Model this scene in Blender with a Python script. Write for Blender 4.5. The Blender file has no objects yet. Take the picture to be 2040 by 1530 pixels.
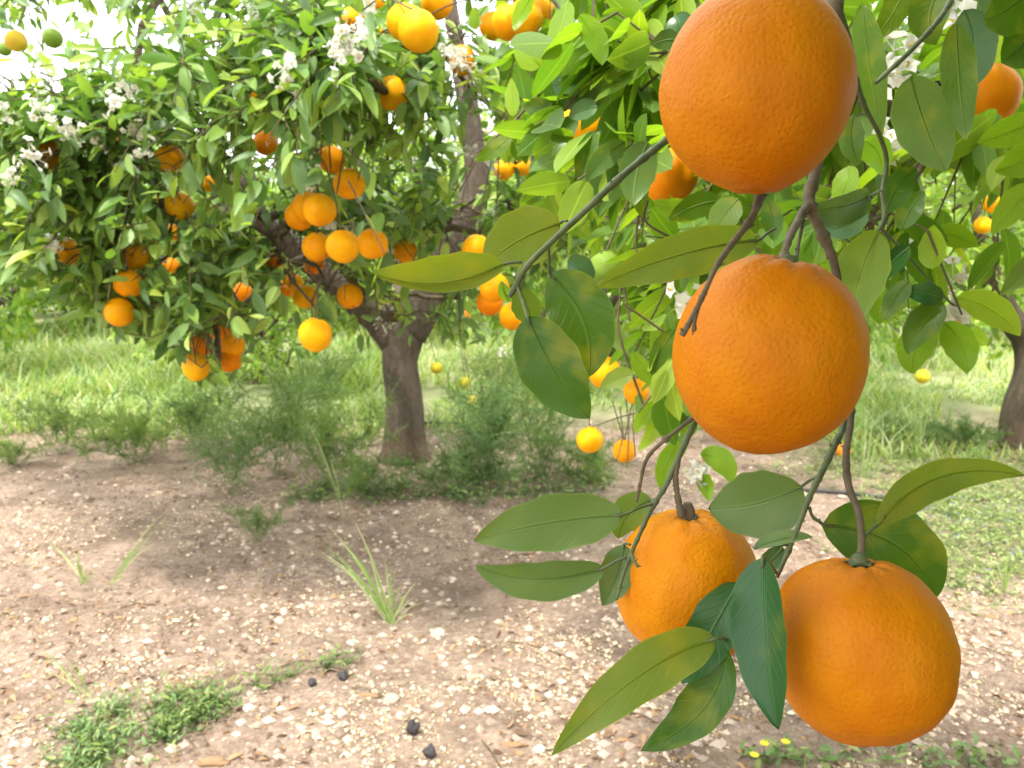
import bpy, math, random
import numpy as np
from mathutils import Vector, Matrix, noise as mnoise
R=math.radians
rng=np.random.default_rng(7); random.seed(7)
sc=bpy.context.scene; col=sc.collection
# ---------------------------------------------------------------- camera frame
F=1570.0; H=1.15; TH=R(9.0)
CAM=np.array([0,0,H]); FW=np.array([0,math.cos(TH),-math.sin(TH)]); UP=np.array([0,math.sin(TH),math.cos(TH)]); RT=np.array([1.0,0,0])
def P(px,py,d): return CAM+FW*d+RT*((px-1020)/F*d)+UP*((765-py)/F*d)
def G(px,py):
    v=FW+RT*((px-1020)/F)+UP*((765-py)/F); t=-H/v[2]; q=CAM+v*t
    return np.array([q[0],q[1],gz(q[0],q[1])])
def proj(X):
    v=np.asarray(X)-CAM; d=v@FW; dd=np.where(np.abs(d)<1e-6,1e-6,d)
    return 1020+F*(v@RT)/dd, 765-F*(v@UP)/dd, d
def gz(x,y):
    a=0.03*mnoise.noise((x*0.7,y*0.7,0))+0.016*mnoise.noise((x*2.7,y*2.7,3))
    if math.hypot(x,y)<7: a+=0.010*mnoise.noise((x*8,y*8,5))+0.006*mnoise.noise((x*24,y*24,8))
    return a
# ---------------------------------------------------------------- objects
def mesh_np(name,V,Fc,uv=None,smooth=True):
    V=np.asarray(V,dtype=np.float32); Fc=np.asarray(Fc,dtype=np.int32); k=Fc.shape[1]; n=len(Fc)
    me=bpy.data.meshes.new(name); me.vertices.add(len(V)); me.vertices.foreach_set('co',V.ravel())
    me.loops.add(n*k); me.loops.foreach_set('vertex_index',Fc.ravel())
    me.polygons.add(n); me.polygons.foreach_set('loop_start',np.arange(0,n*k,k,dtype=np.int32))
    me.update(calc_edges=True)
    if uv is not None:
        l=me.uv_layers.new(name='UVMap'); l.data.foreach_set('uv',np.asarray(uv,dtype=np.float32)[Fc.ravel()].ravel())
    me.polygons.foreach_set('use_smooth',np.full(n,smooth)); me.validate(); return me
def link(name,me,mat,parent=None,loc=(0,0,0)):
    o=bpy.data.objects.new(name,me); col.objects.link(o); o.location=loc
    if mat is not None and len(me.materials)==0: me.materials.append(mat)
    if parent is not None: o.parent=parent
    return o
def tag(o,label=None,cat=None,group=None,kind=None):
    if label: o['label']=label
    if cat: o['category']=cat
    if group: o['group']=group
    if kind: o['kind']=kind
    return o
def empty(name,loc,label,cat,group=None):
    o=bpy.data.objects.new(name,None); col.objects.link(o); o.location=loc; o.empty_display_size=.1
    return tag(o,label,cat,group)
class Acc:
    def __init__(s): s.V=[];s.F=[];s.U=[];s.n=0
    def add(s,V,Fc,U=None):
        V=np.asarray(V,float); s.V.append(V); s.F.append(np.asarray(Fc)+s.n); s.U.append(np.zeros((len(V),2)) if U is None else U); s.n+=len(V)
    def mesh(s,name,smooth=True): return mesh_np(name,np.vstack(s.V),np.vstack(s.F),np.vstack(s.U),smooth)
def nrm(v):
    v=np.asarray(v,float); return v/np.maximum(np.linalg.norm(v,axis=-1,keepdims=True),1e-9)
def spline(pts,n=6):
    p=np.array(pts,float); p=np.vstack([2*p[0]-p[1],p,2*p[-1]-p[-2]]); out=[]
    for i in range(1,len(p)-2):
        for j in range(n):
            t=j/n; a,b,c,d=p[i-1],p[i],p[i+1],p[i+2]
            out.append(.5*((2*b)+(c-a)*t+(2*a-5*b+4*c-d)*t*t+(3*b-a-3*c+d)*t**3))
    out.append(p[-2]); return np.array(out)
def tube(path,rad,k=8,rough=0.0,seed=0,cap=True):
    path=np.array(path,float); m=len(path); rad=np.broadcast_to(np.asarray(rad,float),(m,))
    T=nrm(np.gradient(path,axis=0)); a=np.array([0.31,0.2,0.93]) if abs(T[0][2])<.8 else np.array([1.0,0.1,0]); V=[];U=[]
    for i in range(m):
        a=a-T[i]*(a@T[i]); a=a/np.linalg.norm(a); b=np.cross(T[i],a)
        for j in range(k):
            th=2*math.pi*j/k; rr=rad[i]
            d=a*math.cos(th)+b*math.sin(th)
            if rough: 
                q=path[i]+d*rr; rr*=1+rough*mnoise.noise((q[0]*6/(.3+rr*8)+seed,q[1]*6/(.3+rr*8),q[2]*3/(.3+rr*8)))+rough*.5*mnoise.noise((math.cos(th)*2+seed,math.sin(th)*2,q[2]*1.2))
            V.append(path[i]+d*rr); U.append((j/k,i/m))
    Fc=[(i*k+j,i*k+(j+1)%k,(i+1)*k+(j+1)%k,(i+1)*k+j) for i in range(m-1) for j in range(k)]
    if cap:
        V+= [path[0],path[-1]]; U+=[(0,0),(0,1)]
        Fc+=[(m*k,(j+1)%k,j,j) for j in range(k)]+[(m*k+1,(m-1)*k+j,(m-1)*k+(j+1)%k,(m-1)*k+(j+1)%k) for j in range(k)]
    V=np.array(V); Fc=np.array(Fc)
    T3=np.vstack([Fc[:,[0,1,2]],Fc[(Fc[:,2]!=Fc[:,3])][:,[0,2,3]]])
    return V,T3,np.array(U)
def prisms(A,B,ra,rb,k=3):
    A=np.asarray(A,float);B=np.asarray(B,float);n=len(A); T=nrm(B-A)
    h=np.where(np.abs(T[:,2:3])<.9,[[0,0,1.0]],[[1.0,0,0]]); a=nrm(np.cross(T,h)); b=np.cross(T,a)
    ra=np.broadcast_to(ra,(n,));rb=np.broadcast_to(rb,(n,)); V=np.zeros((n,2*k,3))
    for j in range(k):
        th=2*math.pi*j/k; d=a*math.cos(th)+b*math.sin(th)
        V[:,j]=A+d*ra[:,None]; V[:,k+j]=B+d*rb[:,None]
    t=[]
    for j in range(k): t+=[(j,(j+1)%k,k+(j+1)%k),(j,k+(j+1)%k,k+j)]
    Fc=np.array(t)[None]+np.arange(n)[:,None,None]*2*k
    return V.reshape(-1,3),Fc.reshape(-1,3)
# ---------------------------------------------------------------- leaves
def wprof(t): 
    t=np.clip(t,0,1); return 1.0*(t**0.6)*((1-t)**0.85)/(0.4138**0.6*0.5862**0.85)
TS_LO=[0,.32,.68,1]; TS_HI=[0,.08,.2,.36,.54,.72,.88,1]
def leafcrowd(Pn,D,N,L,W,fold,curv,ts=TS_LO,rip=0.0):
    D=nrm(D); S=nrm(np.cross(D,N)); N=np.cross(S,D); n=len(Pn); L=np.broadcast_to(L,(n,))[:,None];W=np.broadcast_to(W,(n,))[:,None]
    fold=np.broadcast_to(fold,(n,))[:,None]; curv=np.broadcast_to(curv,(n,))[:,None]
    V=[];U=[];m=len(ts)
    sp=lambda t:Pn+D*L*(t-0.15*np.abs(curv)*t*t)-N*(curv*L*t*t)
    V.append(sp(0));U.append((.5,0))
    for i in range(1,m-1):
        t=ts[i]; w=wprof(t)*.5*W; c=sp(t)
        r=rip*L*math.sin(t*17)
        V+=[c-S*w*np.cos(fold)+N*(w*np.sin(fold)+r),c,c+S*w*np.cos(fold)+N*(w*np.sin(fold)-r)]
        U+=[(0,t),(.5,t),(1,t)]
    V.append(sp(1));U.append((.5,1))
    k=len(V); V=np.stack(V,axis=1).reshape(-1,3); U=np.tile(np.array(U),(n,1))
    t=[(0,2,1),(0,3,2)]
    for i in range(m-3):
        a=1+3*i; t+=[(a,a+1,a+4),(a,a+4,a+3),(a+1,a+2,a+5),(a+1,a+5,a+4)]
    a=1+3*(m-3); e=k-1; t+=[(a,a+1,e),(a+1,a+2,e)]
    t=[(x,z,y) for x,y,z in t]
    Fc=np.array(t)[None]+np.arange(n)[:,None,None]*k
    return V,Fc.reshape(-1,3),U
def inpoly(x,y,poly):
    c=np.zeros(np.shape(x),bool); n=len(poly)
    for i in range(n):
        x1,y1=poly[i];x2,y2=poly[(i+1)%n]
        if y1==y2: continue
        c^=((y1>y)!=(y2>y))&(x<(x2-x1)*(y-y1)/(y2-y1)+x1)
    return c
# ---------------------------------------------------------------- materials
def newmat(name):
    m=bpy.data.materials.new(name); m.use_nodes=True; nt=m.node_tree; nt.nodes.clear(); return m,nt
def nd(nt,t,**k):
    n=nt.nodes.new(t)
    for a,b in k.items():
        if a.startswith('i_'): n.inputs[a[2:].replace('_',' ')].default_value=b
        else: setattr(n,a,b)
    return n
def lk(nt,a,b): nt.links.new(a,b)
def ramp(nt,fac,stops,interp='LINEAR'):
    r=nt.nodes.new('ShaderNodeValToRGB'); r.color_ramp.interpolation=interp; e=r.color_ramp.elements
    while len(e)<len(stops): e.new(.5)
    for i,(p,c) in enumerate(stops): e[i].position=p; e[i].color=(*c,1) if len(c)==3 else c
    lk(nt,fac,r.inputs[0]); return r.outputs[0]
def mth(nt,op,a,b=None,c=None):
    n=nt.nodes.new('ShaderNodeMath'); n.operation=op
    for i,v in enumerate((a,b,c)):
        if v is None: continue
        if isinstance(v,(int,float)): n.inputs[i].default_value=v
        else: lk(nt,v,n.inputs[i])
    return n.outputs[0]
def mixc(nt,f,a,b,mode='MIX'):
    n=nt.nodes.new('ShaderNodeMix'); n.data_type='RGBA'; n.blend_type=mode
    for s,v in ((0,f),(6,a),(7,b)):
        if isinstance(v,(int,float)): n.inputs[s].default_value=v
        elif isinstance(v,tuple): n.inputs[s].default_value=(*v,1)
        else: lk(nt,v,n.inputs[s])
    return n.outputs[2]
def tnoise(nt,scale,detail=4,vec=None,rough=.55):
    n=nd(nt,'ShaderNodeTexNoise'); n.inputs['Scale'].default_value=scale; n.inputs['Detail'].default_value=detail; n.inputs['Roughness'].default_value=rough
    if vec is None: vec=nd(nt,'ShaderNodeTexCoord').outputs['Object']
    lk(nt,vec,n.inputs['Vector']); return n.outputs['Fac']
def bump(nt,h,st,dist): 
    b=nd(nt,'ShaderNodeBump'); b.inputs['Strength'].default_value=st; b.inputs['Distance'].default_value=dist; lk(nt,h,b.inputs['Height']); return b.outputs[0]
def leafmat(name,stops,trans=.4,rough=.38,tint=(1.5,1.35,.5),veins=0.0,per='island',under=(1.25,1.15,1.0),spots=False,um=.12):
    m,nt=newmat(name); out=nd(nt,'ShaderNodeOutputMaterial'); geo=nd(nt,'ShaderNodeNewGeometry')
    if per=='island': rnd=geo.outputs['Random Per Island']
    else: rnd=nd(nt,'ShaderNodeObjectInfo').outputs['Random']
    tc=nd(nt,'ShaderNodeTexCoord')
    nz=tnoise(nt,1.6 if per=='island' else 25,2,tc.outputs['Object'])
    f=mth(nt,'ADD',mth(nt,'MULTIPLY',rnd,.7),mth(nt,'MULTIPLY',nz,.45)); f=mth(nt,'SUBTRACT',f,.08)
    c=ramp(nt,f,stops)
    und=mixc(nt,1.0,c,under,'MULTIPLY'); und=mixc(nt,um,und,(.26,.34,.17))
    c=mixc(nt,geo.outputs['Backfacing'],c,und)
    nb=None
    if veins:
        uv=nd(nt,'ShaderNodeUVMap'); sx=nd(nt,'ShaderNodeSeparateXYZ'); lk(nt,uv.outputs[0],sx.inputs[0])
        au=mth(nt,'ABSOLUTE',mth(nt,'SUBTRACT',sx.outputs[0],.5)); v=sx.outputs[1]
        mid=nd(nt,'ShaderNodeMapRange',i_From_Min=.012,i_From_Max=.04,i_To_Min=1.0,i_To_Max=0.0); lk(nt,au,mid.inputs[0])
        w=mth(nt,'ADD',mth(nt,'SUBTRACT',mth(nt,'MULTIPLY',v,9),mth(nt,'MULTIPLY',au,5)),mth(nt,'MULTIPLY',tnoise(nt,60,2,tc.outputs['Object']),.5))
        fr=mth(nt,'ABSOLUTE',mth(nt,'SUBTRACT',mth(nt,'FRACT',w),.5))
        sv=nd(nt,'ShaderNodeMapRange',i_From_Min=.0,i_From_Max=.09,i_To_Min=1.0,i_To_Max=0.0); lk(nt,fr,sv.inputs[0])
        ev=nd(nt,'ShaderNodeMapRange',i_From_Min=.46,i_From_Max=.5,i_To_Min=0.0,i_To_Max=1.0); lk(nt,au,ev.inputs[0])
        vc=mixc(nt,1.0,c,(1.7,1.5,1.6),'MULTIPLY')
        c=mixc(nt,mth(nt,'MULTIPLY',mid.outputs[0],.9),c,vc)
        c=mixc(nt,mth(nt,'MULTIPLY',sv.outputs[0],.16*veins),c,vc); c=mixc(nt,mth(nt,'MULTIPLY',ev.outputs[0],.5),c,vc)
        h=mth(nt,'ADD',mid.outputs[0],mth(nt,'MULTIPLY',sv.outputs[0],.5)); h=mth(nt,'ADD',h,mth(nt,'MULTIPLY',tnoise(nt,300,2,tc.outputs['Object']),.35))
        nb=bump(nt,h,.5*veins,.0006)
        # yellowing blotches and little dark specks
        bl=nd(nt,'ShaderNodeMapRange',i_From_Min=.52,i_From_Max=.72); lk(nt,tnoise(nt,38,2,tc.outputs['Object']),bl.inputs[0])
        c=mixc(nt,mth(nt,'MULTIPLY',bl.outputs[0],.45 if spots else .15),c,(.26,.27,.02))
        if spots:
            vo=nd(nt,'ShaderNodeTexVoronoi'); vo.inputs['Scale'].default_value=240; lk(nt,tc.outputs['Object'],vo.inputs['Vector'])
            s1=nd(nt,'ShaderNodeMapRange',i_From_Min=.10,i_From_Max=.2,i_To_Min=1.0,i_To_Max=0.0); lk(nt,vo.outputs['Distance'],s1.inputs[0])
            s2=nd(nt,'ShaderNodeMapRange',i_From_Min=.56,i_From_Max=.66); lk(nt,tnoise(nt,45,3,tc.outputs['Generated']),s2.inputs[0])
            c=mixc(nt,mth(nt,'MULTIPLY',mth(nt,'MULTIPLY',s1.outputs[0],s2.outputs[0]),.8),c,(.05,.04,.015))
    p=nd(nt,'ShaderNodeBsdfPrincipled'); p.inputs['Roughness'].default_value=rough; p.inputs['Specular IOR Level'].default_value=.32 if veins else .6
    rr=mixc(nt,geo.outputs['Backfacing'],(rough,rough,rough),(.46,.46,.46)); lk(nt,rr,p.inputs['Roughness'])
    lk(nt,c,p.inputs['Base Color'])
    t=nd(nt,'ShaderNodeBsdfTranslucent'); tcx=mixc(nt,1.0,c,tint,'MULTIPLY'); lk(nt,tcx,t.inputs['Color'])
    if nb is not None: lk(nt,nb,p.inputs['Normal']); lk(nt,nb,t.inputs['Normal'])
    mx=nd(nt,'ShaderNodeMixShader'); mx.inputs[0].default_value=trans; lk(nt,p.outputs[0],mx.inputs[1]); lk(nt,t.outputs[0],mx.inputs[2]); lk(nt,mx.outputs[0],out.inputs[0])
    return m
GR=[(0,(.045,.105,.03)),(.28,(.08,.18,.045)),(.5,(.135,.275,.055)),(.75,(.26,.42,.08)),(1,(.46,.57,.14))]
M={}
M['leaf_main']=leafmat('leaf_main',GR,.42,.36)
M['leaf_far']=leafmat('leaf_far',[(0,(.09,.19,.03)),(.4,(.17,.32,.04)),(.8,(.30,.46,.07)),(1,(.45,.55,.11))],.48,.42)
M['leaf_near']=leafmat('leaf_near',[(0,(.05,.135,.018)),(.35,(.10,.22,.025)),(.7,(.18,.32,.03)),(1,(.32,.46,.045))],.56,.3,(1.6,1.45,.45),.8)
M['leaf_hero']=leafmat('leaf_hero',[(0,(.035,.10,.008)),(.5,(.055,.13,.009)),(1,(.10,.175,.01))],.38,.34,(1.6,1.4,.4),.8,'obj',spots=True)
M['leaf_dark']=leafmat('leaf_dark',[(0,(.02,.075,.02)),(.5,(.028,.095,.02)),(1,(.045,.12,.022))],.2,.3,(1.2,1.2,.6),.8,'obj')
M['leaf_yellow']=leafmat('leaf_yellow',[(0,(.065,.135,.007)),(.5,(.09,.16,.008)),(1,(.13,.19,.009))],.38,.34,(1.5,1.35,.4),.8,'obj',spots=True)
M['leaf_lit']=leafmat('leaf_lit',[(0,(.12,.27,.02)),(.5,(.18,.34,.025)),(1,(.25,.41,.03))],.6,.32,(1.6,1.4,.4),1.5,'obj')  # backlit look put into the colour: a brighter copy of the leaf material
M['leaf_pale']=leafmat('leaf_pale',[(0,(.05,.11,.02)),(.5,(.065,.13,.025)),(1,(.09,.155,.035))],.22,.36,(1.3,1.3,.5),.6,'obj',um=.15)
M['weed']=leafmat('weed',[(0,(.055,.13,.035)),(.5,(.11,.22,.06)),(1,(.30,.36,.12))],.38,.5)
M['bush']=leafmat('bush',[(0,(.07,.14,.05)),(.5,(.12,.23,.06)),(1,(.27,.36,.10))],.45,.6)
M['grass']=leafmat('grass',[(0,(.10,.21,.04)),(.35,(.20,.34,.07)),(.6,(.36,.45,.16)),(1,(.68,.66,.46))],.4,.55,(1.2,1.2,.6))
M['cover']=leafmat('cover',[(0,(.14,.24,.07)),(.5,(.26,.36,.12)),(1,(.42,.46,.22))],.35,.55,(1.2,1.2,.6))
def simple(name,c1,c2,scale,rough=.8,bs=0,bd=.001,trans=0,per=False):
    m,nt=newmat(name); out=nd(nt,'ShaderNodeOutputMaterial'); p=nd(nt,'ShaderNodeBsdfPrincipled'); p.inputs['Roughness'].default_value=rough
    if per: f=nd(nt,'ShaderNodeNewGeometry').outputs['Random Per Island']
    else: f=tnoise(nt,scale,5)
    c=ramp(nt,f,[(.25 if not per else 0,c1),(.75 if not per else 1,c2)]); lk(nt,c,p.inputs['Base Color'])
    if bs: lk(nt,bump(nt,tnoise(nt,scale*2.5,6),bs,bd),p.inputs['Normal'])
    if trans:
        t=nd(nt,'ShaderNodeBsdfTranslucent'); lk(nt,c,t.inputs[0]); mx=nd(nt,'ShaderNodeMixShader'); mx.inputs[0].default_value=trans
        lk(nt,p.outputs[0],mx.inputs[1]); lk(nt,t.outputs[0],mx.inputs[2]); lk(nt,mx.outputs[0],out.inputs[0])
    else: lk(nt,p.outputs[0],out.inputs[0])
    return m
M['twig_brown']=simple('twig_brown',(.05,.036,.017),(.14,.105,.052),90,.8,.6,.0008)
M['twig_green']=simple('twig_green',(.04,.06,.018),(.10,.125,.04),120,.6,.5,.0006)
M['petal']=simple('petal',(.75,.74,.62),(.86,.86,.8),200,.5,0,0,.35)
M['stamen']=simple('stamen',(.6,.42,.05),(.8,.65,.2),200,.6)
M['litter']=simple('litter',(.30,.19,.10),(.84,.71,.48),1,.7,0,0,.15,True)
M['dry']=simple('dry',(.10,.05,.03),(.42,.26,.13),1,.8,0,0,.1,True)
M['pebble']=simple('pebble',(.14,.095,.07),(.55,.43,.34),1,.85,0,0,0,True)
M['char']=simple('char',(.015,.014,.015),(.06,.05,.05),60,.7,.8,.002)
M['stone']=simple('stone',(.34,.28,.22),(.5,.43,.35),60,.85,.6,.002)
M['hose']=simple('hose',(.02,.02,.02),(.05,.045,.045),20,.5)
M['yellow']=simple('yellow',(.75,.6,.02),(.9,.8,.05),80,.5,0,0,.3)
M['blue']=simple('blue',(.15,.15,.6),(.3,.3,.75),1,.5,0,0,.3,True)
def barkmat():
    m,nt=newmat('bark'); out=nd(nt,'ShaderNodeOutputMaterial'); p=nd(nt,'ShaderNodeBsdfPrincipled'); p.inputs['Roughness'].default_value=.85
    tc=nd(nt,'ShaderNodeTexCoord'); mp=nd(nt,'ShaderNodeMapping'); mp.inputs['Scale'].default_value=(1,1,.28); lk(nt,tc.outputs['Object'],mp.inputs[0])
    n1=tnoise(nt,34,7,mp.outputs[0],.68); n2=tnoise(nt,7,4,tc.outputs['Object'])
    c=ramp(nt,n1,[(.3,(.035,.026,.016)),(.55,(.10,.076,.052)),(.75,(.20,.16,.115))])
    c=mixc(nt,mth(nt,'MULTIPLY',n2,.55),c,(.125,.088,.058))
    sx=nd(nt,'ShaderNodeSeparateXYZ'); lk(nt,tc.outputs['Object'],sx.inputs[0])
    lo=nd(nt,'ShaderNodeMapRange',i_From_Min=.22,i_From_Max=.1); z=mth(nt,'ADD',sx.outputs[2],mth(nt,'MULTIPLY',mth(nt,'SUBTRACT',n2,.5),.2)); lk(nt,z,lo.inputs[0])
    c=mixc(nt,mth(nt,'MULTIPLY',lo.outputs[0],.55),c,(.17,.105,.065))   # reddish soil splashed on the foot
    lk(nt,c,p.inputs['Base Color']); lk(nt,bump(nt,n1,1.0,.03),p.inputs['Normal']); lk(nt,p.outputs[0],out.inputs[0]); return m
M['bark']=barkmat()
def orangemat(name,near):
    m,nt=newmat(name); out=nd(nt,'ShaderNodeOutputMaterial'); p=nd(nt,'ShaderNodeBsdfPrincipled')
    tc=nd(nt,'ShaderNodeTexCoord'); oi=nd(nt,'ShaderNodeObjectInfo')
    n=tnoise(nt,22,4,tc.outputs['Object'])
    c=mixc(nt,1.0,oi.outputs['Color'],ramp(nt,n,[(.3,(.9,.76,.8)),(.55,(1,.97,1)),(.75,(1.06,1.16,1))]),'MULTIPLY')
    if near:
        vo=nd(nt,'ShaderNodeTexVoronoi'); vo.inputs['Scale'].default_value=430; vo.feature='SMOOTH_F1'; vo.inputs['Smoothness'].default_value=.5
        wv=nd(nt,'ShaderNodeVectorMath',operation='ADD'); nn=nd(nt,'ShaderNodeTexNoise'); nn.inputs['Scale'].default_value=60; lk(nt,tc.outputs['Object'],nn.inputs['Vector'])
        sc_=nd(nt,'ShaderNodeVectorMath',operation='SCALE'); sc_.inputs[3].default_value=.004; lk(nt,nn.outputs['Color'],sc_.inputs[0]); lk(nt,tc.outputs['Object'],wv.inputs[0]); lk(nt,sc_.outputs[0],wv.inputs[1]); lk(nt,wv.outputs[0],vo.inputs['Vector'])
        pit=nd(nt,'ShaderNodeMapRange',i_From_Min=.0,i_From_Max=.6); lk(nt,vo.outputs['Distance'],pit.inputs[0])
        amp=nd(nt,'ShaderNodeMapRange',i_From_Min=.3,i_From_Max=.7,i_To_Min=.6,i_To_Max=1.0); lk(nt,tnoise(nt,30,2,tc.outputs['Object']),amp.inputs[0])
        h=mth(nt,'ADD',mth(nt,'MULTIPLY',pit.outputs[0],amp.outputs[0]),mth(nt,'MULTIPLY',tnoise(nt,130,3,tc.outputs['Object']),.7))
        b=bump(nt,h,.45,.0009); lk(nt,b,p.inputs['Normal'])
        dk=mth(nt,'MULTIPLY',mth(nt,'SUBTRACT',1.0,pit.outputs[0]),.12); c=mixc(nt,dk,c,(.36,.09,.001))
        # scabby brown scars round the stalk and a few specks
        sx=nd(nt,'ShaderNodeSeparateXYZ'); lk(nt,tc.outputs['Object'],sx.inputs[0])
        top=nd(nt,'ShaderNodeMapRange',i_From_Min=.0375,i_From_Max=.042); lk(nt,sx.outputs[2],top.inputs[0])
        st=nd(nt,'ShaderNodeMapRange',i_From_Min=.56,i_From_Max=.66); lk(nt,tnoise(nt,160,6,tc.outputs['Object'],.75),st.inputs[0])
        c=mixc(nt,mth(nt,'MULTIPLY',mth(nt,'MULTIPLY',top.outputs[0],st.outputs[0]),.8),c,(.13,.07,.035))
        v2=nd(nt,'ShaderNodeTexVoronoi'); v2.inputs['Scale'].default_value=70; lk(nt,tc.outputs['Object'],v2.inputs['Vector'])
        s2=nd(nt,'ShaderNodeMapRange',i_From_Min=.03,i_From_Max=.06,i_To_Min=1.0,i_To_Max=0.0); lk(nt,v2.outputs['Distance'],s2.inputs[0])
        c=mixc(nt,mth(nt,'MULTIPLY',s2.outputs[0],.55),c,(.25,.07,.01))
        p.inputs['Subsurface Weight'].default_value=.05; p.inputs['Subsurface Radius'].default_value=(.004,.0012,.0003); p.inputs['Subsurface Scale'].default_value=1.0
    lk(nt,c,p.inputs['Base Color']); p.inputs['Roughness'].default_value=.5; p.inputs['Specular IOR Level'].default_value=.13
    lk(nt,p.outputs[0],out.inputs[0]); return m
M['orange_near']=orangemat('orange_near',True); M['orange_far']=orangemat('orange_far',False)
def groundmat():
    m,nt=newmat('soil'); out=nd(nt,'ShaderNodeOutputMaterial'); p=nd(nt,'ShaderNodeBsdfPrincipled'); p.inputs['Roughness'].default_value=.95; p.inputs['Specular IOR Level'].default_value=.15
    tc=nd(nt,'ShaderNodeTexCoord').outputs['Object']
    n1=tnoise(nt,1.3,4,tc); n2=tnoise(nt,9,6,tc,.65); n3=tnoise(nt,60,6,tc,.7)
    c=ramp(nt,n2,[(.3,(.13,.09,.062)),(.5,(.265,.192,.14)),(.72,(.42,.325,.245))])
    c=mixc(nt,mth(nt,'MULTIPLY',n1,.6),c,(.33,.23,.172))
    g=nd(nt,'ShaderNodeMapRange',i_From_Min=.5,i_From_Max=.72); lk(nt,n3,g.inputs[0]); c=mixc(nt,mth(nt,'MULTIPLY',g.outputs[0],.55),c,(.62,.50,.40))
    g2=nd(nt,'ShaderNodeMapRange',i_From_Min=.46,i_From_Max=.3); lk(nt,n3,g2.inputs[0]); c=mixc(nt,mth(nt,'MULTIPLY',g2.outputs[0],.5),c,(.07,.042,.028))
    dm=nd(nt,'ShaderNodeMapRange',i_From_Min=.5,i_From_Max=.66); lk(nt,tnoise(nt,2.6,5,tc,.6),dm.inputs[0]); c=mixc(nt,mth(nt,'MULTIPLY',dm.outputs[0],.6),c,(.15,.10,.07))
    # cracks in the dried crust
    vo=nd(nt,'ShaderNodeTexVoronoi'); vo.feature='DISTANCE_TO_EDGE'; vo.inputs['Scale'].default_value=7.5
    nn=nd(nt,'ShaderNodeTexNoise'); nn.inputs['Scale'].default_value=10; nn.inputs['Detail'].default_value=4; lk(nt,tc,nn.inputs['Vector']); s_=nd(nt,'ShaderNodeVectorMath',operation='SCALE'); s_.inputs[3].default_value=.22; lk(nt,nn.outputs['Color'],s_.inputs[0])
    a_=nd(nt,'ShaderNodeVectorMath',operation='ADD'); lk(nt,tc,a_.inputs[0]); lk(nt,s_.outputs[0],a_.inputs[1]); lk(nt,a_.outputs[0],vo.inputs['Vector'])
    cr=nd(nt,'ShaderNodeMapRange',i_From_Min=.0,i_From_Max=.018,i_To_Min=1.0,i_To_Max=0.0); lk(nt,vo.outputs['Distance'],cr.inputs[0])
    crm=nd(nt,'ShaderNodeMapRange',i_From_Min=.5,i_From_Max=.62); lk(nt,n1,crm.inputs[0]); cf=mth(nt,'MULTIPLY',cr.outputs[0],crm.outputs[0])
    c=mixc(nt,mth(nt,'MULTIPLY',cf,.7),c,(.10,.06,.045))
    # green growth tints the earth further back
    sx=nd(nt,'ShaderNodeSeparateXYZ'); lk(nt,tc,sx.inputs[0]); far=nd(nt,'ShaderNodeMapRange',i_From_Min=5.0,i_From_Max=6.2); lk(nt,sx.outputs[1],far.inputs[0])
    c=mixc(nt,mth(nt,'MULTIPLY',far.outputs[0],.6),c,(.28,.36,.14))
    lk(nt,c,p.inputs['Base Color'])
    h=mth(nt,'SUBTRACT',mth(nt,'ADD',n3,mth(nt,'MULTIPLY',n2,2)),cf); lk(nt,bump(nt,h,.8,.02),p.inputs['Normal']); lk(nt,p.outputs[0],out.inputs[0]); return m
M['soil']=groundmat()
# ---------------------------------------------------------------- ground
def axis_pts(lo,hi,mid,near,n1,n2,s):
    a=np.linspace(mid-near,mid+near,n1); e=np.linspace(0,1,n2)[1:]**2.5
    return np.concatenate([(mid-near-(mid-near-lo)*e)[::-1],a,mid+near+(hi-mid-near)*e])
xs=axis_pts(-200,200,0,3.6,330,26,1); ys=axis_pts(-200,300,3.0,3.0,300,26,1)
X,Y=np.meshgrid(xs,ys); Z=np.array([gz(a,b) for a,b in zip(X.ravel(),Y.ravel())])
nx,ny=len(xs),len(ys); ii=np.arange(nx*ny).reshape(ny,nx)
Fq=np.stack([ii[:-1,:-1],ii[:-1,1:],ii[1:,1:],ii[1:,:-1]],-1).reshape(-1,4)
tag(link('ground',mesh_np('ground',np.stack([X.ravel(),Y.ravel(),Z],1),Fq),M['soil']),kind='structure')
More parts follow.
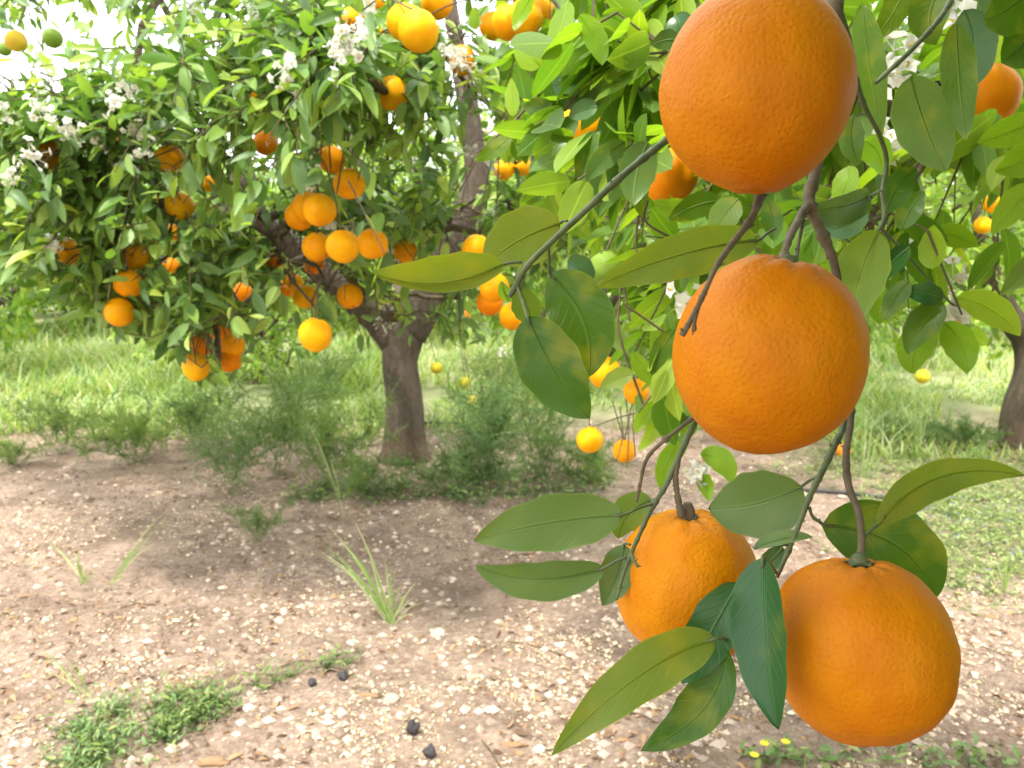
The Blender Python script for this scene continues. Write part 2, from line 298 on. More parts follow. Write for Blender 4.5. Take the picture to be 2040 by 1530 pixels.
# ---------------------------------------------------------------- oranges data: (px,py,r,colourcode,label, hidden)
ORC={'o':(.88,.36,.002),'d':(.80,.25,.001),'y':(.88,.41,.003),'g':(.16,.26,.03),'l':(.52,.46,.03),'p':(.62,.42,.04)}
OR=[ # middle tree
(637,418,33,'y','front orange of the tight trio at the upper left of the big cluster',0),
(612,412,30,'o','orange wedged at the back of the tight trio above the row of three',0),
(597,431,29,'o','leftmost orange of the tight trio above the row of three on the middle tree',0),
(632,492,30,'o','left orange of the row of three hanging together on the middle tree',0),
(683,491,34,'y','middle orange of the row of three hanging together on the middle tree',0),
(742,486,31,'o','right orange of the row of three, touching a dark curled leaf',0),
(808,500,24,'o','orange half hidden behind the curled leaf right of the row of three',1),
(661,318,28,'o','orange behind drooping twigs, topmost of the run above the big cluster',0),
(696,366,32,'y','orange crossed by a dry twig just above the trio on the middle tree',0),
(625,527,20,'d','small shaded orange peeping below the row of three',1),
(582,567,23,'y','upper left orange of the pair under the big cluster',0),
(608,591,25,'y','lower right orange of the pair under the big cluster, capped by a leaf',0),
(697,590,26,'o','orange crossed by thin twigs in front of the left limb of the middle tree',0),
(628,667,33,'y','lone orange hanging lowest left of the trunk of the middle tree',0),
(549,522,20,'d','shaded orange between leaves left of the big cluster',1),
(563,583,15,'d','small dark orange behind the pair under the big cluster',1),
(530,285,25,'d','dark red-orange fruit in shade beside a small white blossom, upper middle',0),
(503,188,15,'o','orange mostly hidden behind long drooping yellow-green leaves, upper left',1),
(358,410,28,'y','bright lone orange in the middle of the left half of the crown',0),
(338,318,29,'o','orange peeping behind leaves above the lone bright one on the left',1),
(415,366,16,'o','small orange between leaves right of the lone bright one on the left',1),
(232,286,12,'o','tiny patch of orange fruit in the upper left foliage',1),
(97,306,29,'o','orange behind slim leaves beside white blossom at the far left',1),
(135,502,25,'o','orange on the left edge of the crown above a white blossom',0),
(271,510,27,'y','orange with a leaf across its upper right, second from the left in the lower row',0),
(340,530,17,'d','small dark orange right of the second fruit in the lower left row',0),
(345,463,17,'o','orange sliver below the lone bright fruit on the left',1),
(322,402,14,'d','small shaded orange just left of the lone bright fruit',1),
(238,622,28,'o','lowest orange on the left side with a narrow leaf across it',0),
(256,565,28,'o','orange covered by leaves directly above the lowest left fruit',1),
(484,582,18,'d','small lone orange hanging between the left cluster and the big cluster',0),
(463,690,24,'o','upper front orange of the low hanging bunch at the crown edge',0),
(457,718,24,'d','orange tucked under the front one of the low hanging bunch',0),
(440,657,23,'o','orange behind leaves at the top of the low hanging bunch',1),
(397,690,24,'d','dark orange behind leaves above the lowest fruit of the low bunch',1),
(390,731,26,'y','egg-shaped lowest orange of the low hanging bunch',0),
(780,186,33,'y','lone round orange over a vertical branch, top centre',0),
(808,46,38,'y','front orange of the touching pair at the top centre',0),
(834,62,40,'y','rear orange of the touching pair at the top centre',0),
(700,40,28,'o','orange behind white blossom left of the top centre pair',0),
(770,62,18,'o','orange sliver behind the left edge of the top centre pair',1),
(870,6,32,'o','orange cut by the top edge right of the top centre pair',0),
(748,4,20,'o','orange sliver on the top edge left of the top centre pair',1),
(920,120,28,'o','orange behind blossom and a horizontal leaf, right of the top centre pair',0),
(982,52,28,'o','left orange of the top row beside the right limb',0),
(1012,45,34,'o','middle orange of the top row behind the left one',0),
(1046,36,36,'o','orange crossed by a long leaf in the top row',0),
(1082,20,24,'o','right orange of the top row touching the picture edge',0),
(1078,120,14,'o','small orange behind leaves under the top row',1),
(1003,338,20,'o','left orange of the small pair against bright sky, right of the limb',0),
(1039,332,20,'o','right orange of the small pair against bright sky, right of the limb',0),
(950,497,30,'y','orange beside the right limb under a bright leaf',0),
(985,573,30,'o','upper orange behind the tip of the large horizontal leaf',0),
(976,602,27,'d','lower orange behind the tip of the large horizontal leaf',0),
(1022,630,28,'o','orange behind the twig end left of the large hanging leaf pair',0),
(928,628,10,'d','tiny far orange in the shade right of the trunk',1),
(870,733,12,'l','small yellow-green fruit hanging right of the trunk, highest of three',0),
(926,762,12,'l','small yellow-green fruit hanging right of the trunk, middle of three',0),
(940,800,12,'l','small yellow-green fruit hanging right of the trunk, lowest of three',0),
(32,82,21,'p','yellowish fruit hanging in the sky gap at the top left corner',0),
(105,76,19,'g','green fruit among leaves right of the yellowish one, top left corner',0),
(9,98,13,'g','green fruit cut by the left picture edge in the sky gap',0),
]
NEARF=[ # fruit on the near tree, 1 to 2 m away
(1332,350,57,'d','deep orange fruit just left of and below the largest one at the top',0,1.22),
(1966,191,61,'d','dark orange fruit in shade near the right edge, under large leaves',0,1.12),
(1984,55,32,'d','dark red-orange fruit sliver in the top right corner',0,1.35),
(1155,252,45,'o','orange half hidden behind dark leaves, left of the diagonal green twig',1,1.45),
(1205,742,32,'y','sunlit orange with a leaf over its top, right of the large hanging leaf',0,1.7),
(1268,780,26,'o','small orange right of the sunlit one behind a slanting leaf',0,1.8),
(1175,876,27,'y','round orange hanging on a thread of twig below the large hanging leaf tip',0,1.9),
(1244,898,23,'o','small notched orange right of the round one on hanging dry twigs',0,2.1),
(1206,535,34,'g','green unripe fruit between the green twig and the long yellow-green leaf',0,1.3),
]
FG=[ # the four big ones: px,py,rx,rz,depth,tilt x,tilt y,colour,label
(1503,180,186,200,.36,3,-4,(.47,.16,.0001),'largest orange cut by the top edge, navel underneath'),
(1530,707,186,200,.375,-6,8,(.47,.16,.0001),'big orange in the middle of the hanging bunch, twig crossing its left side'),
(1368,1164,143,156,.49,-3,-2,(.58,.215,.0004),'lower left orange of the near bunch with brown stalk and speckled skin'),
(1712,1287,174,186,.395,7,-1,(.47,.16,.0001),'lowest big orange of the near bunch with scars round its stalk'),
]
def fruit_mesh(name,nu,nv,bumpy,navel,seed,flat=0.0):
    V=[];
    for i in range(nv+1):
        ph=math.pi*i/nv
        for j in range(nu):
            th=2*math.pi*j/nu; d=np.array([math.sin(ph)*math.cos(th),math.sin(ph)*math.sin(th),math.cos(ph)])
            r=1+bumpy*mnoise.noise(Vector(d*1.3)+Vector((seed,0,0)))+bumpy*.35*mnoise.noise(Vector(d*4)+Vector((seed,3,0)))
            r-=.10*math.exp(-(ph/.16)**2)+flat*math.exp(-(ph/.55)**2)
            r+=.012*math.cos(th*9+seed)*math.exp(-((ph-.28)/.2)**2)
            q=math.pi-ph
            if navel: r-=.05*math.exp(-(q/.10)**2)-.012*math.exp(-((q-.2)/.08)**2)*(1+.5*math.cos(5*th))
            V.append(d*r)
    Fc=[(i*nu+j,(i+1)*nu+j,(i+1)*nu+(j+1)%nu,i*nu+(j+1)%nu) for i in range(nv) for j in range(nu)]
    return mesh_np(name,np.array(V)*.045,Fc)
fm=[fruit_mesh('orange_fruit',32,20,.05,False,s) for s in (1,5,9)]
for m_ in fm: m_.materials.append(M['orange_far'])
cal=Acc()
for k in range(5):
    a=2*math.pi*k/5; d=np.array([math.cos(a),math.sin(a),0]); s=np.array([-math.sin(a),math.cos(a),0])
    cal.add([(0,0,.0012),tuple(d*.004+s*.003+[0,0,.0008]),tuple(d*.0078+[0,0,-.0002]),tuple(d*.004-s*.003+[0,0,.0008])],[(0,3,2),(0,2,1)])
v,f,u=tube([(0,0,-.002),(0,0,.002),(0,0,.004)],[.0046,.004,.0022],8); cal.add(v,f)
calm=cal.mesh('calyx'); calm.materials.append(M['twig_green'])
KEEP=[] # px,py,r,depth,hidden
ORPOS=[]
def put_orange(px,py,r,code,label,hid,d,group):
    c=P(px,py,d); o=link('orange',fm[len(ORPOS)%3],None,None,c); s=(r/F*d)/.045
    o.scale=(s,s,s*(1.12 if 'egg' in label else random.uniform(.96,1.04))); o.rotation_euler=(random.uniform(-.3,.3),random.uniform(-.3,.3),random.uniform(0,6))
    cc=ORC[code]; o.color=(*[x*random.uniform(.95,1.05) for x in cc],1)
    tag(o,label,'orange',group)
    k=link('calyx',calm,None,o,(0,0,.0415)); k.scale=(.9/s,)*3 if s<.3 else (.9,.9,.9)
    KEEP.append((px,py,r,d,hid)); ORPOS.append((c,s*.045)); return o
for px,py,r,code,label,hid in OR:
    d=min(4.3,.088*F/(2*r)) 
    if r<21 and hid: d=random.uniform(2.6,3.3)
    if code=='l': d=4.6
    if label.startswith('tiny far'): d=5
    put_orange(px,py,r,code,label,hid,d,'oranges on the middle tree')
NMAIN=len(ORPOS)
for px,py,r,code,label,hid,d in NEARF: put_orange(px,py,r,code,label,hid,d,'oranges on the near tree')
NNEAR=len(ORPOS)
for px,py,r,lab in ((1977,405,18,'upper orange of the two on the sunlit tree at the right edge'),(1958,449,17,'lower orange of the two on the sunlit tree at the right edge'),(1838,750,14,'yellow-green fruit hanging over tall grass stalks on the right')):
    put_orange(px,py,r,'l' if 'green' in lab else 'y',lab,0,3.9,'fruit on the right-hand tree')
KEEP=np.array(KEEP)
def keepmask(X,sel=slice(None),marg=.95,ext=9):
    px,py,d=proj(X); ok=np.ones(len(X),bool); k=0
    for (cx,cy,r,dd,h),(c,rr) in zip(KEEP[sel],ORPOS[sel]):
        inside=((px-cx)**2+(py-cy)**2<(r*marg+ext)**2)&(d<dd)&(d>0)
        if h: inside&=((px-cx)**2+(py-cy)**2<(r*marg+4)**2)&(rng.random(len(X))<.8)
        ok&=~inside
        ok&=np.linalg.norm(X-c,axis=1)>rr*1.15
    return ok
# ---------------------------------------------------------------- tree growing
def skeleton(nodes,parents,clumps,rng,up=0.0):
    nodes=[np.array(n,float) for n in nodes]; parents=list(parents); root=nodes[0]
    order=np.argsort(np.linalg.norm(clumps-root,axis=1)); depth=[0.0]*len(nodes)
    for i in range(1,len(nodes)): depth[i]=depth[parents[i]]+np.linalg.norm(nodes[i]-nodes[parents[i]])
    n0=len(nodes); tips={}
    for ci in order:
        c=clumps[ci]; A=np.array(nodes); dist=np.linalg.norm(A-c,axis=1)+.25*np.array(depth)*.5
        j=int(np.argmin(dist)); mid=(A[j]+c)/2+rng.normal(0,.06,3)*np.linalg.norm(A[j]-c); mid[2]+=.12*np.linalg.norm(A[j]-c)
        nodes.append(mid); parents.append(j); depth.append(depth[j]+.5*np.linalg.norm(A[j]-c))
        nodes.append(c); parents.append(len(nodes)-2); depth.append(depth[-1]+.5*np.linalg.norm(A[j]-c)); tips[ci]=len(nodes)-1
    cnt=np.zeros(len(nodes))
    for i in range(len(nodes)-1,n0-1,-1): cnt[i]+=.5; cnt[parents[i]]+=cnt[i]
    return np.array(nodes),parents,cnt,n0
def grow(clumps,center,rng,ntw=5,nlf=10,tl=(.14,.3),ll=(.065,.105),lf=None,ts=TS_LO,droop=.35,wr=.46,spread=1.0):
    Mn=len(clumps); C=np.repeat(clumps,ntw,0); out=nrm(C-center)
    D=nrm(out*.7+rng.normal(0,.6,C.shape)+[0,0,.0])
    Lt=rng.uniform(*tl,len(C))
    E=C+D*Lt[:,None]; E[:,2]-=droop*Lt*.5
    mid=C+D*Lt[:,None]*.5+[0,0,.02]
    tA=np.vstack([C,mid]); tB=np.vstack([mid,E])
    n=nlf; t=np.tile(np.linspace(.15,1.0,n),len(C)); Ci=np.repeat(C,n,0);Ei=np.repeat(E,n,0);Di=np.repeat(D,n,0)
    Pn=Ci+(Ei-Ci)*t[:,None]; Pn[:,2]+=.02*4*t*(1-t)
    rad=rng.normal(0,1,Pn.shape); rad-=Di*(rad*Di).sum(1,keepdims=True); rad=nrm(rad)
    LD=nrm(Di*.55+rad*.8*spread+np.array([0,0,-droop])+rng.normal(0,.2,Pn.shape))
    N=nrm(np.array([0,0,1.0])+rng.normal(0,.5,Pn.shape)+.3*np.repeat(out,n,0))
    keep=rng.random(len(Pn))<.92
    Pn,LD,N=Pn[keep],LD[keep],N[keep]; L=rng.uniform(*ll,len(Pn)); Pn=Pn+LD*.008
    return Pn,LD,N,L,(tA,tB),E
def branch_acc(nodes,parents,cnt,n0,r0,acc,sel=None,rmax=.05):
    idx=np.array([i for i in range(n0,len(nodes)) if sel is None or sel(nodes[i])]); par=np.array([parents[i] for i in idx])
    ra=np.minimum(rmax,r0*np.sqrt(np.maximum(cnt[idx],.5)))
    rb=ra*.85; v,f=prisms(nodes[par],nodes[idx],ra,rb,6); acc.add(v,f)
# blossoms
def flower_cluster(name,seed,n,open_,size=.036):
    r=np.random.default_rng(seed); A=Acc(); S0=[]
    for i in range(n):
        c=r.normal(0,size*.45,3); d=nrm(c+r.normal(0,.02,3)+[0,0,.01])
        a=nrm(np.cross(d,[.3,.5,.8])); b=np.cross(d,a); L=r.uniform(.011,.015)
        if r.random()<open_:
            S0.append((c+d*.002,d))
            for k in range(5):
                th=2*math.pi*k/5+i; o=a*math.cos(th)+b*math.sin(th); s=np.cross(d,o); w=.006
                ctr=c+d*.001
                A.add([ctr,ctr+o*L*.5+d*L*.3+s*w,ctr+o*L+d*L*.22,ctr+o*L*.5+d*L*.3-s*w],[(0,1,2),(0,2,3)])
        else:
            v,f,u=tube([c,c+d*.004,c+d*.009,c+d*.012],[.0012,.0035,.0036,.0012],6); A.add(v,f)
        A.add(*prisms([[0,0,0]],[c],.0008,.0008,3))
    nf=sum(len(x) for x in A.F)
    for c,d in S0: A.add(*prisms([c],[c+d*.005],.0014,.0018,5))
    me=A.mesh(name); me.materials.append(M['petal']); me.materials.append(M['stamen'])
    for p in me.polygons:
        if p.index>=nf: p.material_index=1
    return me
FLM=[flower_cluster('blossom_cluster',s,16,.75) for s in (1,2,3,4)]
FLS=[flower_cluster('blossom_sprig',s,5,.8,.02) for s in (11,12,13)]
# ---------------------------------------------------------------- middle tree
SK=[(-900,560),(0,555),(100,575),(230,650),(330,690),(400,765),(480,735),(540,600),(600,625),(700,650),(745,690),(800,690),(850,650),(950,690),(1010,650),(1080,560),(1200,500),(1600,430)]
def skirt(px): return np.interp(px,[a for a,b in SK],[b for a,b in SK])
b0=G(806,912); base=empty('orange_tree',b0,'large middle orange tree with forked brown trunk, ripe fruit and white blossom','tree')
B=lambda q:np.asarray(q)-b0
dt=proj(b0[None])[2][0]
tp=[b0+[0,0,-.15],b0+[0,0,0],P(806,880,dt),P(805,800,dt),P(795,730,dt),P(800,680,dt),P(808,640,dt)]
trk=Acc(); sp=spline(tp,10); rr=np.interp(np.linspace(0,1,len(sp)),[0,.16,.3,.5,.7,.85,1],[.21,.158,.13,.107,.104,.122,.105])
trk.add(*tube(B(sp),rr,40,.10,3)); link('trunk',trk.mesh('trunk'),M['bark'],base)
LIMBS=[([(812,665,dt),(855,590,dt),(885,520,dt-.05),(925,430,dt-.1),(950,350,dt-.1),(935,220,dt-.1),(912,100,dt),(890,-40,dt+.1),(880,-200,dt+.2)],[.115,.105,.095,.085,.07,.06,.05,.04,.03]),
([(790,680,dt),(752,635,dt-.05),(710,600,dt-.15),(640,540,dt-.3),(560,470,dt-.45),(510,420,dt-.6),(470,250,dt-.7),(400,120,dt-.8),(330,20,dt-.9),(290,-80,dt-1)],[.10,.09,.08,.07,.062,.05,.03,.022,.016,.01]),
([(800,660,dt),(790,560,dt+.3),(740,420,dt+.6),(700,250,dt+.8),(690,50,dt+1)],[.08,.06,.05,.04,.02]),
([(955,340,dt-.1),(1010,230,dt-.2),(1090,110,dt-.1),(1150,-50,dt)],[.04,.03,.026,.018]),
([(872,560,dt),(960,500,dt-.5),(1040,380,dt-.7),(1085,250,dt-.8),(1110,100,dt-.8)],[.05,.035,.028,.022,.015]),
([(510,420,dt-.6),(400,330,dt-1.1),(280,260,dt-1.4),(120,200,dt-1.6)],[.035,.02,.016,.01]),
([(560,470,dt-.45),(640,300,dt-1.1),(720,180,dt-1.6),(790,95,dt-2.1),(800,60,dt-2.5)],[.03,.022,.016,.012,.008])]
nodes=[B(P(803,660,dt))+b0]; par=[0]; 
for pts,rads in LIMBS:
    w=np.array([P(*p) for p in pts]); s=spline(w,6); rr=np.interp(np.linspace(0,1,len(s)),np.linspace(0,1,len(rads)),rads)
    A=Acc(); A.add(*tube(B(s),rr,14,.12,5)); link('limb',A.mesh('limb'),M['bark'],base)
    d0=np.linalg.norm(np.array(nodes)-w[0],axis=1); j=int(np.argmin(d0))
    for q in s[3::4]: nodes.append(q); par.append(j); j=len(nodes)-1
ctr=b0+[0,-.1,1.9]; cl=[]
while len(cl)<300:
    d=nrm(rng.normal(0,1,3)); r=rng.uniform(.42,1)**.6; q=ctr+d*r*np.array([2.55,2.3,1.45]); q[2]+=0
    px,py,dd=proj(q)
    if dd<1.35 or q[2]<.5: continue
    if py>skirt(px)-35: continue
    if 60<px<190 and 60<py<210: continue
    if px>1280 and 430<py: continue
    if q[2]<.85 and 640<px<930: continue
    if q[1]>b0[1]+.2 and rng.random()<.5: continue
    cl.append(q)
cl=np.array(cl)
# extra shoots filling the left and front of the crown where the photo shows dense leaves
ex=[]
for px,py,d,n,sx_,sy_ in ((120,450,2.6,12,110,80),(250,560,2.5,10,70,50),(420,660,2.5,14,50,60),(300,420,2.4,14,130,80),(120,300,2.4,14,110,60),(330,220,2.2,16,160,80),(500,450,2.6,12,90,70),(560,150,2.0,14,110,100),(600,560,2.5,8,60,40),(760,600,3.4,6,60,30),(900,620,3.2,8,80,40),(760,400,2.6,14,100,80),(900,150,2.3,14,110,110),(1000,420,2.9,10,90,60),(1100,300,2.6,12,90,110),(700,120,1.9,10,70,80)):
    for _ in range(n):
        a,b=rng.normal(px,sx_*.6),rng.normal(py,sy_*.6)
        if b<skirt(a)-20 and not(a<170 and b<200): ex.append(P(a,b,d+rng.uniform(-.15,.35)))
cl=np.vstack([cl,np.array(ex)])
nodes,par,cnt,n0=skeleton(nodes,par,cl,rng)
Pn,LD,N,L,(tA,tB),TE=grow(cl,ctr,rng,6,11,(.13,.32),(.042,.096),droop=.28)
cen=Pn+LD*L[:,None]*.55; px,py,dd=proj(cen)
ok=keepmask(cen,ext=8)&keepmask(Pn+LD*L[:,None]*.95,ext=-3)&keepmask(Pn,ext=-3)&(py<skirt(px)+rng.normal(0,12,len(px)))&(dd>1.1)
ok&=~((px<135)&(py<185)&(px>-40)&~((px<45)&(py<55))&~((px>80)&(py<120))&(rng.random(len(px))<.82))
limb2=(np.abs(py-np.interp(px,[500,560,640,710,760],[425,475,545,605,650]))<42)&(px>500)&(px<790)&(dd<dt)&(rng.random(len(px))<.96); ok&=~limb2
trunkzone=(px>735)&(px<865)&(py>640)&(dd<dt); ok&=~(trunkzone&(rng.random(len(px))<.93))
limb1=(np.abs(px-np.interp(py,[0,200,330,430,520,590],[895,930,950,925,885,850]))<34)&(py<640)&(dd<dt)&(rng.random(len(px))<.93); ok&=~limb1
ok&=~((px>1260)&(py>440)&(px<2100))
Pn,LD,N,L=Pn[ok],LD[ok],N[ok],L[ok]
v,f,u=leafcrowd(B(Pn),LD,N,L,L*rng.uniform(.33,.5,len(L)),rng.uniform(.1,.7,len(L)),rng.uniform(-.1,.4,len(L)),[0,.14,.36,.62,.85,1])
link('crown',mesh_np('crown',v,f,u),M['leaf_main'],base); print('main leaves',len(L))
br=Acc(); branch_acc(nodes-b0,par,cnt,n0,.0038,br,rmax=.035)
tm=keepmask((tA+tB)/2)&(proj(tB)[1]<skirt(proj(tB)[0])+20); br.add(*prisms(B(tA[tm]),B(tB[tm]),.0024,.0016,3))
allc=np.vstack([cl,nodes])
for c,r in ORPOS[:NMAIN]:   # each fruit hangs from a curved stalk off the nearest shoot
    top=c+[0,0,r*.9]; dd_=np.linalg.norm(allc-(top+[0,0,.12]),axis=1)+5*(allc[:,2]<top[2]); q=allc[int(np.argmin(dd_))]
    br.add(*tube(B(spline([q,(q+top)/2+[0,0,.04],top],5)),.0022,5,cap=False))
# dry pendant twigs above the big cluster
for px_,y0,y1 in ((655,150,330),(668,160,345),(640,170,300),(690,170,390),(703,190,300),(735,200,360),(676,150,250)):
    w=[P(px_+rng.uniform(-3,6),y0,2.15),P(px_-8+rng.uniform(-6,6),(y0+y1)/2,2.1),P(px_-14+rng.uniform(-9,9),y1,2.05)]
    br.add(*tube(B(spline(w,6)),[.0022]*12+[.0014],5,cap=False))
br.add(*tube(B(spline([P(770,90,2.3),P(772,180,2.4),P(771,260,2.5),P(773,330,2.6)],5)),.006,6)); 
br.add(*tube(B(spline([P(800,95,2.2),P(803,130,2.2),P(812,170,2.25)],5)),.007,6)); br.add(*tube(B(spline([P(740,130,2.3),P(765,100,2.2),P(800,90,2.2)],5)),.006,6))
link('small_branches',br.mesh('small_branches'),M['twig_brown'],base)
def blossoms(parent,b,pts,meshes,rng,s=(.8,1.25)):
    for i,q in enumerate(pts):
        o=link('blossom',meshes[i%len(meshes)],None,parent,np.asarray(q)-b); k=rng.uniform(*s); o.scale=(k,k,k); o.rotation_euler=rng.uniform(0,6.2,3)
BL=[(240,165,1.9),(260,185,1.95),(228,205,1.95),(75,215,2.0),(100,235,2.0),(125,255,2.05),(150,262,2.05),(160,185,2.2),(195,280,2.1),(60,310,2.0),(20,345,2.0),(10,225,2.1),(120,535,2.4),(690,60,1.5),(680,95,1.5),(695,85,1.5),(670,115,1.6),(505,25,2.0),(515,15,2.1),(385,15,2.1),(400,75,2.1),(440,100,2.2),(545,110,2.1),(580,110,2.1),(485,120,2.2),(560,275,2.4),(905,110,1.9),(915,120,1.95),(890,95,2.0),(850,175,2.4),(895,255,2.4),(960,155,2.4),(820,270,2.5),(970,190,2.5),(560,330,2.4),(350,360,2.3),(470,355,2.3),(450,410,2.4),(75,115,2.3),(30,480,3),(40,440,3),(760,640,3.5),(770,655,3.5),(880,395,3.2),(870,420,3.2),(800,400,3),(980,330,2.7),(1000,700,4.6),(935,300,2.6),(55,500,3.1),(140,450,2.6),(820,320,2.9),(640,70,1.9),(530,65,2.2)]
pts=[P(*b_) for b_ in BL]; sel=rng.choice(len(TE),600); 
for q in TE[sel]:
    a,b_,c=proj(q)
    if len(pts)<99 and 0<a<1250 and 0<b_<520 and keepmask(np.array([q]))[0] and c<3.6: pts.append(q)
blossoms(base,b0,pts,FLM,rng,(.55,1.0))
# ---------------------------------------------------------------- generic background trees
def make_tree(name,seed,h,rad,zlow,nclump,trunk_h,lsize,nlf,r0=.09):
    r=np.random.default_rng(seed); ctr=np.array([0,0,(h+zlow)/2]); cl=[]
    lob=[nrm(r.normal(0,1,3)) for _ in range(7)]
    while len(cl)<nclump:
        d=nrm(r.normal(0,1,3)); k=.8+.25*max(d@l for l in lob)**3; q=ctr+d*(r.uniform(.35,1)**.5)*k*np.array([rad,rad,(h-zlow)/2]); cl.append(q)
    cl=np.array(cl); nd_=[np.array([0,0,trunk_h])]; par=[0]
    for k in range(4):
        a=k*1.57+r.uniform(0,1); j=0
        for s_ in (.3,.6,.85): nd_.append(np.array([math.cos(a)*rad*s_*.55,math.sin(a)*rad*s_*.55,trunk_h+(h-trunk_h)*s_*.8])); par.append(j); j=len(nd_)-1
    nodes,par,cnt,n0=skeleton(nd_,par,cl,r); Pn,LD,N,L,(tA,tB),TE=grow(cl,ctr,r,4,nlf,(.15,.35),lsize,droop=.4)
    v,f,u=leafcrowd(Pn,LD,N,L,L*.48,r.uniform(.05,.5,len(L)),r.uniform(0,.35,len(L)))
    cm=mesh_np(name+'_crown',v,f,u); cm.materials.append(M['leaf_far'])
    A=Acc(); sp=spline([(0,0,-.2),(0.02,0,.1),(-.03,.02,trunk_h*.6),(0,0,trunk_h+.05)],8); A.add(*tube(sp,np.interp(np.linspace(0,1,len(sp)),[0,.3,1],[r0*1.35,r0*1.05,r0*.9]),20,.12,seed)); tmm=A.mesh(name+'_trunk'); tmm.materials.append(M['bark'])
    A=Acc()
    for i in range(1,len(nd_)):
        p_=nd_[par[i]] if par[i]<len(nd_) else nd_[0]; A.add(*tube([p_,(p_+nd_[i])/2+[0,0,.03],nd_[i]],[r0*.6,r0*.5,r0*.4],8,.1,seed))
    branch_acc(nodes,par,cnt,n0,.005,A,rmax=.04); A.add(*prisms(tA,tB,.003,.002,3)); bm=A.mesh(name+'_branches'); bm.materials.append(M['bark'])
    fl=Acc(); 
    for q in TE[r.choice(len(TE),min(len(TE),110),replace=False)]:
        for _ in range(7):
            c=q+r.normal(0,.035,3); d=nrm(r.normal(0,1,3)); a=nrm(np.cross(d,[.2,.4,.9])); b=np.cross(d,a)
            fl.add([c+a*.014,c+b*.014,c-a*.014,c-b*.014],[(0,1,2),(0,2,3)])
    fmm=fl.mesh(name+'_blossoms'); fmm.materials.append(M['petal']); return tmm,bm,cm,fmm
TV=[make_tree('tree_a',21,2.9,1.9,.15,220,.6,(.08,.12),9),make_tree('tree_b',22,3.1,2.1,.12,240,.7,(.08,.13),9),make_tree('tree_c',23,2.6,1.8,.05,210,.5,(.09,.13),9)]
FT=[(-2.35,7.2,1,0,.55,.8,'slim-trunked orange tree behind the low hanging bunch, left of the middle tree','x'),
(-5.6,7.4,0,1.0,1.0,.95,'orange tree at the far left edge behind tall pale grass','x'),
(-8.5,11.5,1,2.0,1.1,1.0,'distant orange tree beyond the grass at the left edge','y'),
(-5.0,12.3,2,.4,1.15,1.0,'distant orange tree beyond the grass, left of the slim trunk','y'),
(-1.4,11.8,0,2.4,1.2,1.0,'distant orange tree seen left of and behind the middle trunk','y'),
(2.0,12.2,1,3.3,1.15,1.0,'distant orange tree seen between middle trunk and hanging bunch','y'),
(.9,7.9,2,4.0,1.0,1.0,'orange tree behind the twigs with small yellow-green fruit','x'),
(5.6,11.4,0,5.0,1.15,1.0,'distant orange tree right of the hanging bunch','y'),
(9.2,11.8,2,1.3,1.15,1.0,'distant orange tree at the right edge','y'),
(-12,15.5,0,.3,1.2,1,'far orange tree in the last row, leftmost','z'),(-7.2,16,1,1.3,1.3,1,'far orange tree in the last row, second from the left','z'),(-3.2,16.2,2,.9,1.4,1,'far orange tree in the last row, left of centre','z'),(.6,16.5,1,.2,1.3,1,'far orange tree in the last row, at the centre','z'),(4.2,16.3,0,.7,1.3,1,'far orange tree in the last row, right of centre','z'),(8.4,16.2,1,2.9,1.3,1,'far orange tree in the last row, second from the right','z'),(13,16,2,4.4,1.3,1,'far orange tree in the last row, rightmost','z'),(-9.3,8.6,2,2.2,1.0,1,'orange tree beyond the left picture edge in the second row','x'),(-6.9,12.9,1,.9,1.15,1,'distant orange tree beyond the grass, below the left fruit row','y'),(-9.6,17.2,2,2.9,1.3,1,'far orange tree glimpsed between two others at the left','z'),(6.6,17.2,2,3.9,1.3,1,'far orange tree glimpsed between two others at the right','z'),(3.0,8.4,0,2.6,.95,.9,'orange tree behind the lower leaves right of the speckled leaf','x'),(-12.5,11.0,0,1.2,1.1,1,'orange tree in the third row, beyond the left edge','y')]
for x,y,v_,rz,s,ts_,lab,g in FT:
    t=empty('orange_tree',(x,y,gz(x,y)),lab,'tree','background orange trees in rows'); t.rotation_euler.z=rz; t.scale=(s,s,s)
    for nm,me in zip(('trunk','small_branches','crown','blossoms'),TV[v_]):
        o=link(nm,me,None,t)
        if nm=='blossoms': o['kind']='stuff'
n=16000; r=np.random.default_rng(77); hx=r.uniform(-34,34,n); hy=r.uniform(21,24,n); hz=r.uniform(0,1,n)**.8*np.array([2.6+1.1*mnoise.noise((a*.4,3,1)) for a in hx])
v,f,u=leafcrowd(np.stack([hx,hy,hz],1),r.normal(0,1,(n,3))+[0,0,-.3],r.normal(0,.6,(n,3))+[0,-.3,1],r.uniform(.16,.34,n),r.uniform(.1,.18,n),.3,.2)
tag(link('far_orchard',mesh_np('far_orchard',v,f,u),M['leaf_far']),'pale green mass of orchard foliage closing the view behind all trees','trees',kind='stuff')
